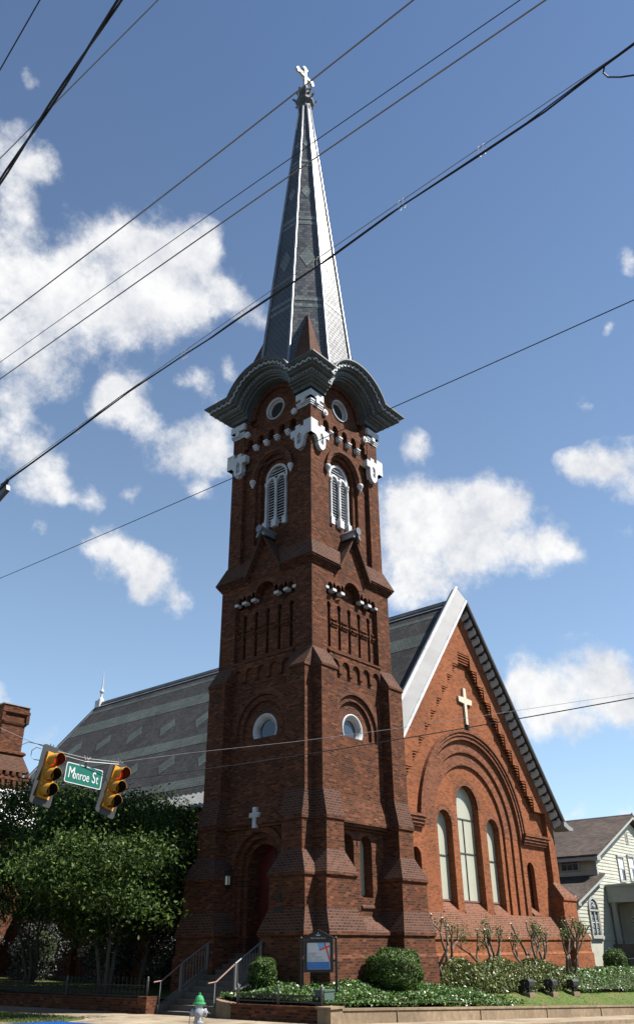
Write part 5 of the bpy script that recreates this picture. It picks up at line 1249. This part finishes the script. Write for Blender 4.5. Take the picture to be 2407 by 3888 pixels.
for x, z0, z1 in ((xl0, .6, zl), (xu, zl+1.3, zu)):
    q.box(x-.07, x+.16, YH-.08, YH-.04, z0, z1); q.box(x-.07, x-.045, YH-.04, YH+.2, z0, z1)
hb(q, 'corner_board', [M_HTRIM])
q = MB()
def slab(x0, z0, x1, z1, ya, yb, th, m=0):
    q.loft([[(x0, ya, z0), (x1, ya, z1), (x1, ya, z1-th), (x0, ya, z0-th)], [(x0, yb, z0), (x1, yb, z1), (x1, yb, z1-th), (x0, yb, z0-th)]], m)
slab(xu-.75, zu-.3, xrd, zrd+.08, YH-.55, 18.5, .12); slab(xrd, zrd+.08, xr+.75, zu-.3, YH-.55, 18.5, .12)
slab(xl0-.5, zl-.22, xu+.3, zl+1.62, YH-.45, 18.5, .12)
ro = hb(q, 'roof', [M_SHING])
q = MB(); slab(xu-.75, zu-.43, xrd, zrd-.05, YH-.52, YH-.47, .2); slab(xrd, zrd-.05, xr+.75, zu-.43, YH-.52, YH-.47, .2); slab(xl0-.5, zl-.35, xu+.3, zl+1.49, YH-.42, YH-.37, .2)
slab(xu-.72, zu-.44, xu-.1, zu-.44, YH-.5, 18.4, .22); slab(xl0-.48, zl-.36, xl0-.02, zl-.36, YH-.4, 18.4, .2)
hb(q, 'fascia', [M_HTRIM])
q = MB(); q.tube([(xrd, YH-.5, zrd+.1), (xrd, YH-.5, zrd+.22)], .07, 6); q.tube([(xrd, YH-.55, zrd+.1), (xrd, 18, zrd+.1)], .05, 6); hb(q, 'roof_ridge', [M_TRIM])
def sash(x, z0, z1, w, F, o, split=True, lace=True, label=None):
    q = MB(); f = .11
    q.box(x-w/2-f, x+w/2+f, o-.02, o+.10, z0-.12, z0, 0, F); q.box(x-w/2-f-.04, x+w/2+f+.04, o-.02, o+.13, z1, z1+.13, 0, F)
    for s in (-1, 1): q.box(*sorted((x+s*w/2, x+s*(w/2+f))), o-.02, o+.09, z0, z1, 0, F)
    q.box(x-w/2, x+w/2, o-.01, o+.06, (z0+z1)/2-.03, (z0+z1)/2+.03, 0, F)
    wo = hb(q, 'window', [M_HTRIM]); q = MB(); q.box(x-w/2, x+w/2, o-.02, o+.03, z0, z1, 0, F); sub(q, 'pane', [M_GLASS], wo)
    if lace:
        q = MB(); q.box(x-w/2+.03, x+w/2-.03, o+.031, o+.034, z0+(z1-z0)*.45, z1-.04, 0, F); q.box(x-w/2+.03, x, o+.031, o+.034, z0+.05, z0+(z1-z0)*.45, 0, F); sub(q, 'curtain', [M_LACE], wo)
    q = MB(); q.box(x-.012, x+.012, o+.032, o+.05, z0, z1, 0, F); sub(q, 'glazing_bars', [M_HTRIM], wo)
sash(38.5, 4.3, 5.85, .92, Fh, -YH+.03); sash(40.5, 4.45, 6.0, .95, Fh, -YH+.03); sash(43.3, 4.45, 6.0, .95, Fh, -YH+.03)
# attic vent
q = MB(); q.box(40.32, 40.82, -YH, -YH+.07, 6.9, 7.75, 0, Fh); vo = hb(q, 'gable_vent', [M_HTRIM]); q = MB()
for i in range(8): q.box(40.42, 40.72, -YH+.06, -YH+.075, 6.98+.09*i, 7.03+.09*i, 0, Fh)
sub(q, 'vent_gaps', [M_DARK], vo)  # near-black strips, the gaps' shade put into their colour
# arched stained-glass window
def arched(x, F, o, z0=.72, zs=2.2, hw=.62):
    q = MB(); q.plate(arch(x, hw+.16, z0-.05, zs+.05, 16), [arch(x, hw, z0, zs+.05, 16)], o-.02, o+.12, F)
    q.box(x-hw-.25, x+hw+.25, o-.02, o+.18, z0-.2, z0-.04, 0, F); q.box(x-hw-.18, x+hw+.18, o, o+.14, zs-.07, zs+.04, 0, F); q.box(x-.06, x+.06, o, o+.1, z0, zs, 0, F)
    q.box(x-hw, x-hw+.1, o, o+.09, z0, zs, 0, F); q.box(x+hw-.1, x+hw, o, o+.09, z0, zs, 0, F)
    wo = hb(q, 'arched_window', [M_HTRIM]); q = MB(); q.plate(arch(x, hw+.02, z0, zs+.05, 16), [], o-.02, o+.03, F); sub(q, 'pane', [M_GLASS], wo)
    q = MB()
    for r in (.18, .38): ring(q, x, zs+.12, r, r+.04, o+.03, o+.045, F, 0, 0, math.pi, 16)
    for j in range(1, 6): a = math.pi*j/6; q.tube([F(x+.2*math.cos(a), o+.035, zs+.12+.2*math.sin(a)), F(x+.55*math.cos(a), o+.035, zs+.1+.5*math.sin(a))], .014, 4)
    for s in (-.3, .3):
        for i in range(5): ring(q, x+s, z0+.25+.28*i, .07, .095, o+.03, o+.045, F, 0, 0, 2*math.pi, 12)
        q.box(x+s-.2, x+s+.2, o+.03, o+.06, (z0+zs)/2-.03, (z0+zs)/2+.03, 0, F)
    sub(q, 'leaded_tracery', [M_TRIM], wo)
arched(32.42, Fh, -YH+.03)
# upper side windows facing the church
for y in (4.9, 7.0): 
    q = MB(); q.box(y-.75, y+.75, -xu+.02, -xu+.10, 4.75, 5.75, 0, Fs); wo = hb(q, 'window', [M_HTRIM]); q = MB()
    for i in range(3):
        for j in range(2): q.box(y-.62+.42*i, y-.62+.42*i+.36, -xu+.09, -xu+.115, 4.83+.44*j, 4.83+.44*j+.39, 0, Fs)
    sub(q, 'pane', [M_GLASS], wo)
q = MB(); q.box(4.0, 5.2, -xl0+.02, -xl0+.1, .8, 2.5, 0, Fs); wo = hb(q, 'window', [M_HTRIM]); q = MB(); q.box(4.1, 4.57, -xl0+.09, -xl0+.115, .9, 2.4, 0, Fs); q.box(4.63, 5.1, -xl0+.09, -xl0+.115, .9, 2.4, 0, Fs); sub(q, 'pane', [M_GLASS], wo)
# flat-roofed side porch
q = MB(); px = 35.4
q.box(px-.55, 46, -4.2, YH-.1, 3.72, 3.86); q.box(px-.4, 46, -4.0, YH-.08, 2.72, 3.72)
hb(q, 'porch_roof', [M_HTRIM])
q = MB(); lap(q, -px-1.3, lambda z: (-3.4, YH-.1), .2, 2.75, Fs); q.box(px+1.4, 46, -3.4, YH-.1, -2.2, 2.75); hb(q, 'porch_wall', [M_CLAP])
for y in (YH-.35, .1, -3.7):
    q = MB(); q.box(px-.2, px+.06, y-.13, y+.13, .2, 2.72); q.box(px-.25, px+.11, y-.18, y+.18, 2.5, 2.72); hb(q, 'porch_post', [M_HTRIM])
q = MB(); q.box(px-.5, 46, -4.0, YH-.09, -2.2, .2); hb(q, 'porch_floor', [M_STEP])
Fp = lambda s, o, z: (-o, s, z)
for y in (1.55, -.9):
    q = MB(); q.plate(arch(y, .62, .55, 1.95, 12), [arch(y-.28, .2, .7, 1.7, 8), arch(y+.28, .2, .7, 1.7, 8)], -px-1.33, -px-1.22, Fp); wo = hb(q, 'arched_window', [M_HTRIM]); q = MB(); q.box(y-.55, y+.55, -px-1.32, -px-1.27, .6, 2.3, 0, Fp); sub(q, 'pane', [M_GLASS], wo)
q = MB(); q.lathe([(.02, 2.6), (.05, 2.55), (.05, 2.2)], (px+.5, .3, 0), 8); lo = hb(q, 'porch_lamp', [M_BLACK]); q = MB(); q.lathe([(.06, 1.86), (.12, 1.92), (.12, 2.1), (.05, 2.2)], (px+.5, .3, 0), 10); sub(q, 'lamp_glass', [M_LAMP], lo)
t = thing('porch_steps', 'brick steps with black iron handrails leading to the white house', 'steps', (33.5, -.6, -1.7))
q = MB()
for i in range(6): q.box(-.9+.32*i, 2, -1.9, 1.4, -.4, .12+.27*i)
q.build('step_flight', [M_STEP], t)
for y in (1.45, -1.0):
    q = MB(); q.tube([(-1.6, y, .1), (-1.75, y, 1.05), (.6, y, 1.1)], .035, 6); q.tube([(-1.65, y, .55), (.6, y, .6)], .03, 6)
    for i in range(6): q.tube([(-1.3+.32*i, y, .0), (-1.3+.32*i, y, 1.05)], .012, 4)
    q.build('handrail', [M_BLACK], t)

# ================================================================ brick building with a chimney behind the trees
bk = thing('brick_house', 'brick building with a pale metal roof and a corbelled chimney behind the trees', 'house', (-8, 28, -1.6))
def kb(mb, name, m, parent=None):
    o = mb.build(name, m, parent or bk)
    if parent is None: o.location = (8, -28, 1.6)
    return o
q = MB(); q.box(-22, .8, 21.0, 33, -2, 6.2); kb(q, 'wall', [M_BRICK])
q = MB(); q.loft([[(-22.5, 20.6, 6.0), (1.6, 20.6, 6.0), (1.2, 23.3, 9.2), (-21.5, 23.3, 9.2)], [(-22.5, 33.5, 6.0), (1.6, 33.5, 6.0), (1.2, 28, 9.2), (-21.5, 28, 9.2)]]); ro = kb(q, 'roof', [M_PALEROOF])
q = MB(); q.tube([(-21.5, 23.3, 9.22), (1.2, 23.3, 9.22)], .1, 6); q.tube([(1.2, 23.3, 9.22), (1.6, 20.6, 6.05)], .08, 6); sub(q, 'ridge_flashing', [M_COPE], ro)
cx, cy = -.08, 23.3
q = MB()
def sq(a, b_, z): return [(cx-a, cy-b_, z), (cx+a, cy-b_, z), (cx+a, cy+b_, z), (cx-a, cy+b_, z)]
q.loft([sq(1.2, .82, 7.4), sq(1.2, .82, 8.95)])
for i in range(7):
    x = cx-1.08+.36*i; q.box(x-.1, x+.1, cy-.93, cy-.8, 8.35, 8.7)
for i in range(5): q.box(cx-1.31, cx-1.18, cy-.72+.36*i-.1, cy-.72+.36*i+.1, 8.35, 8.7)
q.loft([sq(1.32, .94, 8.72), sq(1.32, .94, 8.95)], 0)
for i in range(6): x = cx-1.05+.42*i; q.box(x-.11, x+.11, cy-1.0, cy-.9, 8.96, 9.2)
q.loft([sq(1.27, .89, 9.21), sq(.86, .54, 10.15)], 1); q.loft([sq(.9, .56, 10.16), sq(.98, .64, 10.24), sq(.98, .64, 10.34), sq(.86, .52, 10.42)], 0)
q.loft([sq(.74, .45, 10.4), sq(.74, .45, 12.0)], 0); q.loft([sq(.78, .49, 11.9), sq(.83, .54, 12.02), sq(.83, .54, 12.1)], 0)
q.loft([sq(.77, .48, 12.1), sq(.77, .48, 12.5)], 0)
for sx in (-1, 1):
    for sy in (-1, 1): q.box(cx+sx*.79-.1, cx+sx*.79+.1, cy+sy*.5-.1, cy+sy*.5+.1, 12.03, 12.52)
q.loft([sq(.82, .53, 12.5), sq(.9, .61, 12.58), sq(.9, .61, 12.74), sq(.84, .55, 12.8), sq(.84, .55, 13.0)], 0)
q.plate([(cx-.3, 12.8), (cx+.3, 12.8), (cx, 12.97)], [], -cy+.54, -cy+.6, Fc, 0)
ch = kb(q, 'chimney', [M_BRICK, M_TILE]); q = MB(); q.loft([sq(.9, .61, 13.0), sq(.9, .61, 13.06)]); sub(q, 'chimney_cap', [M_COPE], ch)

# ================================================================ trees on the left
def limb(mb, p, d, L, r, depth, tips, spread=.55, up=.25, rr=None):
    rr = rr or rnd
    pts = [Vector(p)]; d = Vector(d).normalized(); rad = [r]; n = 4
    for i in range(n):
        d = (d+Vector((rr.uniform(-.16, .16), rr.uniform(-.16, .16), rr.uniform(-.06, .14)))).normalized(); pts.append(pts[-1]+d*L/n); rad.append(r*(1-.4*(i+1)/n))
    mb.tube(pts, rad, 7 if r > .04 else 5)
    if depth == 0: tips.append((pts[-1], d)); return
    for k in range(2 if rr.random() < .55 else 3):
        a = Vector((rr.uniform(-1, 1), rr.uniform(-1, 1), rr.uniform(-.2, .8)+up)).normalized()
        limb(mb, pts[-1], d*(1-spread)+a*spread, L*rr.uniform(.6, .85), rad[-1]*.78, depth-1, tips, spread, up, rr)
def tree(label, loc, crown, nclu, leaf, trunks=3, seed=1, density=85, zb=.5, cy0=0., boughs=(), group='trees left of the church'):
    t = thing('broadleaf_tree', label, 'tree', loc, group=group)
    rr = random.Random(seed); tips = []; mb = MB()
    for k in range(trunks):
        a = 2*math.pi*k/trunks+rr.uniform(-.4, .4); o_ = .1 if trunks > 1 else 0
        limb(mb, (o_*math.cos(a), o_*math.sin(a), -.1), (.22*math.cos(a), .22*math.sin(a), 1), 1.9, .1 if trunks > 1 else .17, 3, tips, .5, .45, rr)
    mb.build('trunk', [M_BARK2], t, True)
    rg = np.random.default_rng(seed); cx_, cz, rx, ry, rz = crown
    C_ = []
    while len(C_) < nclu:
        v = rg.normal(size=3); v /= np.linalg.norm(v); rad = rg.uniform(.45, 1.0)**.6
        p = np.array([cx_+v[0]*rx*rad, v[1]*ry*rad, cz+v[2]*rz*rad])
        if p[2] < zb+rg.uniform(0, 1.0): continue
        hole = math.sin(p[0]*1.9+seed)*math.sin(p[1]*2.1+seed*2)*math.sin(p[2]*2.3+seed*3)
        if hole > .35: continue
        C_.append(p+np.array([0, cy0, 0]))
    C_ += [np.array(b)+rg.normal(size=3)*np.array([.3, .3, .16]) for b in boughs for _ in range(5)]
    C_ = np.array(C_+[np.array(tp[0]) for tp in tips]); m = len(C_)
    sz = rg.uniform(.16, .6, m); L_ = []
    for c, s in zip(C_, sz):
        k = int(density*(s/.36)**2); p = rg.normal(size=(k, 3))*np.array([s, s, s*.5]); L_.append(c+p)
    leaves('crown', np.concatenate(L_), leaf, M_LEAF, t, aspect=.42)
    return t
tree('dark leafy tree whose sunlit boughs hang beside the entrance tower', (-5.0, 5.0, -1.35), (.2, 4.3, 3.0, 3.1, 2.6), 380, .15, 3, 5, 90, 1.0, .9, boughs=[(-2.2, -4.3, 2.75), (-2.6, -3.7, 2.85), (-3.2, -3.2, 2.95), (-3.8, -2.8, 3.65), (-3.2, -3.3, 3.75), (-2.6, -3.8, 3.75), (-4.2, -2.2, 3.75), (-2.1, -4.2, 4.55), (-2.8, -3.4, 4.45), (-3.6, -2.4, 4.55), (-4.8, -1.6, 3.65), (-4.0, -2.2, 4.35), (-2.0, -3.2, 3.95), (-2.4, -2.4, 3.55)])
tree('dark leafy tree at the left edge, further back along the iron fence', (-2.7, 13.4, -1.2), (-.6, 5.0, 3.6, 3.3, 3.4), 330, .17, 3, 9, 80, 2.2)
tree('dark tree close to the nave wall behind the front tree', (-.6, 8.6, -1.25), (0, 4.6, 2.2, 3.2, 2.9), 240, .16, 1, 14, 80, 1.6)
tree('dark tree in front of the pale roofed brick building', (-6.2, 19.5, -1.1), (0, 5.0, 3.4, 3.4, 3.0), 260, .18, 1, 21, 70, 1.8)
for i, (x, y, r_, lab) in enumerate(((-.4, 16.5, 1.3, 'grey-leaved shrub in the shade behind the left tree trunk'), (.4, 12.2, 1.25, 'grey-leaved shrub in the shade between the two tree trunks'), (.7, 8.2, 1.15, 'grey-leaved shrub in the shade nearest the tower'), (-1.6, 21.5, 1.5, 'grey-leaved shrub in the shade at the far left'))):
    t = thing('shade_shrub', lab, 'shrub', (x, y, -1.25), group='grey shrubs in the church yard')
    n = 5200; d = RNG.normal(size=(n, 3)); d /= np.linalg.norm(d, axis=1)[:, None]
    lump = 1+.16*np.sin(d[:, 0]*5+i)*np.cos(d[:, 1]*6+i)+.12*np.sin(d[:, 2]*8+2*i)
    p = d*np.array([r_, r_*1.25, r_*1.05])*(lump*RNG.uniform(.72, 1.03, n))[:, None]+np.array([0, 0, r_*.95]); p = p[p[:, 2] > 0]
    leaves('foliage', p, .11, M_GREYLEAF, t, aspect=.45)
    q = MB(); q.lathe([(r_*.7*math.cos(a), r_*.95+r_*.75*math.sin(a)) for a in [-1.5+3*j/8 for j in range(9)]], (0, 0, 0), 12); q.build('dark_core', [M_SOIL], t)  # dark solid filling paints the shrub's inner shade

# ---------------- pruned crape myrtles before the gable
def myrtle(label, loc, seed, stems, leafy, height=2.3, lean=0):
    t = thing('crape_myrtle', label, 'tree', loc, group='pruned crape myrtles before the gable'); rr = random.Random(seed)
    mb = MB(); cut = MB(); tw_ = MB(); tips = []
    def grow(p, d, L, r, depth):
        pts = [Vector(p)]; rad = [r]; d = Vector(d).normalized(); n = 6
        for i in range(n):
            d = (d+Vector((rr.uniform(-.22, .22), rr.uniform(-.22, .22), rr.uniform(-.05, .16)))).normalized(); pts.append(pts[-1]+d*L/n); rad.append(r*(1-.28*(i+1)/n)*(1.0+.08*rr.uniform(-1, 1)))
        mb.tube(pts, rad, 8)
        if depth == 0:
            rad_ = rad[-1]; mb.tube([pts[-1]-d*.05, pts[-1]+d*.0, pts[-1]+d*.03], [rad_, rad_*1.35, rad_*1.15], 8); cut.tube([pts[-1]+d*.03, pts[-1]+d*.04], rad_*1.0, 8)
            tips.append(pts[-1]); return
        for k in range(2):
            s = 1 if k else -1; a = Vector((rr.uniform(.35, .9)*s, rr.uniform(-.5, .5), .5)).normalized()
            grow(pts[-1], d*.45+a*.55, L*rr.uniform(.6, .85), rad[-1]*.82, depth-1)
    for k in range(stems):
        s = (k-(stems-1)/2)/max(1, (stems-1)/2)
        grow((s*.12, rr.uniform(-.08, .08), -.1), (s*.85+lean+rr.uniform(-.1, .1), rr.uniform(-.4, .4), 1), height*.5, .095*rr.uniform(.85, 1.1), 2)
    mb.build('trunk', [M_BARK], t, True); cut.build('cut_ends', [M_CUT], t)
    P_ = []
    rg = np.random.default_rng(seed)
    for tp in tips:
        if rr.random() < leafy:
            k = rr.randint(50, 130); P_.append(np.array(tp)+np.array([0, 0, -.12])+rg.normal(size=(k, 3))*np.array([.13, .13, .15]))
    if P_: leaves('leaf_tufts', np.concatenate(P_), .1, M_BOX, t, aspect=.32)
for i, (x, st_, lf, h, ln_, lab) in enumerate(((4.1, 4, .3, 2.35, .0, 'pruned crape myrtle with bare stems, leftmost before the gable'), (7.3, 4, .35, 2.0, .05, 'pruned crape myrtle rising from the hedge, second before the gable'),
        (10.7, 5, .5, 2.1, .0, 'pruned crape myrtle rising from the hedge, third before the gable'), (14.7, 4, .65, 2.2, .1, 'pruned crape myrtle with leafy tufts at the gable corner'))):
    myrtle(lab, (x, -3.3, zbed(x, -3.3)), 31+i*7, st_, lf, h, ln_)

# ---------------- blue car at the lower left corner
CX_, CY_ = -22.62, -17.8
car = thing('parked_car', 'shiny blue car of which only the roof edge shows at the lower left', 'car', (CX_, CY_, zst(-20)-.13))
RZ = 1.494
def carsec(y, w, z0, z1, e): return [(-w, y, z0), (-w, y, z1-e), (-w+e, y, z1), (w-e, y, z1), (w, y, z1-e), (w, y, z0)]
q = MB(); q.loft([carsec(-2.2, .75, .35, .62, .1), carsec(-2.05, .86, .25, .74, .1), carsec(-1.0, .89, .22, .92, .12), carsec(.9, .89, .22, .96, .12), carsec(2.0, .86, .25, .94, .12), carsec(2.2, .78, .35, .85, .1)]); q.build('body', [M_CARB], car)
q = MB(); q.loft([carsec(-.45, .60, RZ-.10, RZ-.02, .06), carsec(-.1, .62, RZ-.12, RZ+.0, .08), carsec(.5, .62, RZ-.12, RZ, .08), carsec(1.0, .60, RZ-.14, RZ-.03, .07)]); q.build('roof', [M_CARB], car)
q = MB(); q.loft([[(-.80, -1.1, .93), (.80, -1.1, .93), (.80, 1.75, .96), (-.80, 1.75, .96)], [(-.59, -.42, RZ-.09), (.59, -.42, RZ-.09), (.59, 1.0, RZ-.12), (-.59, 1.0, RZ-.12)]]); q.build('windows', [M_GLASS], car)
for sx in (-1, 1):
    for y in (-1.4, 1.35):
        q = MB(); q.lathe([(.2, -.1), (.33, -.1), (.33, .1), (.2, .1)], (sx*.8, y, .33), 18, axis='x'); wo = q.build('wheel', [M_BLACK], car)
        q = MB(); q.lathe([(.02, -.11), (.2, -.105), (.2, .105), (.02, .11)], (sx*.8, y, .33), 14, axis='x'); q.build('rim', [M_SILVER], wo)
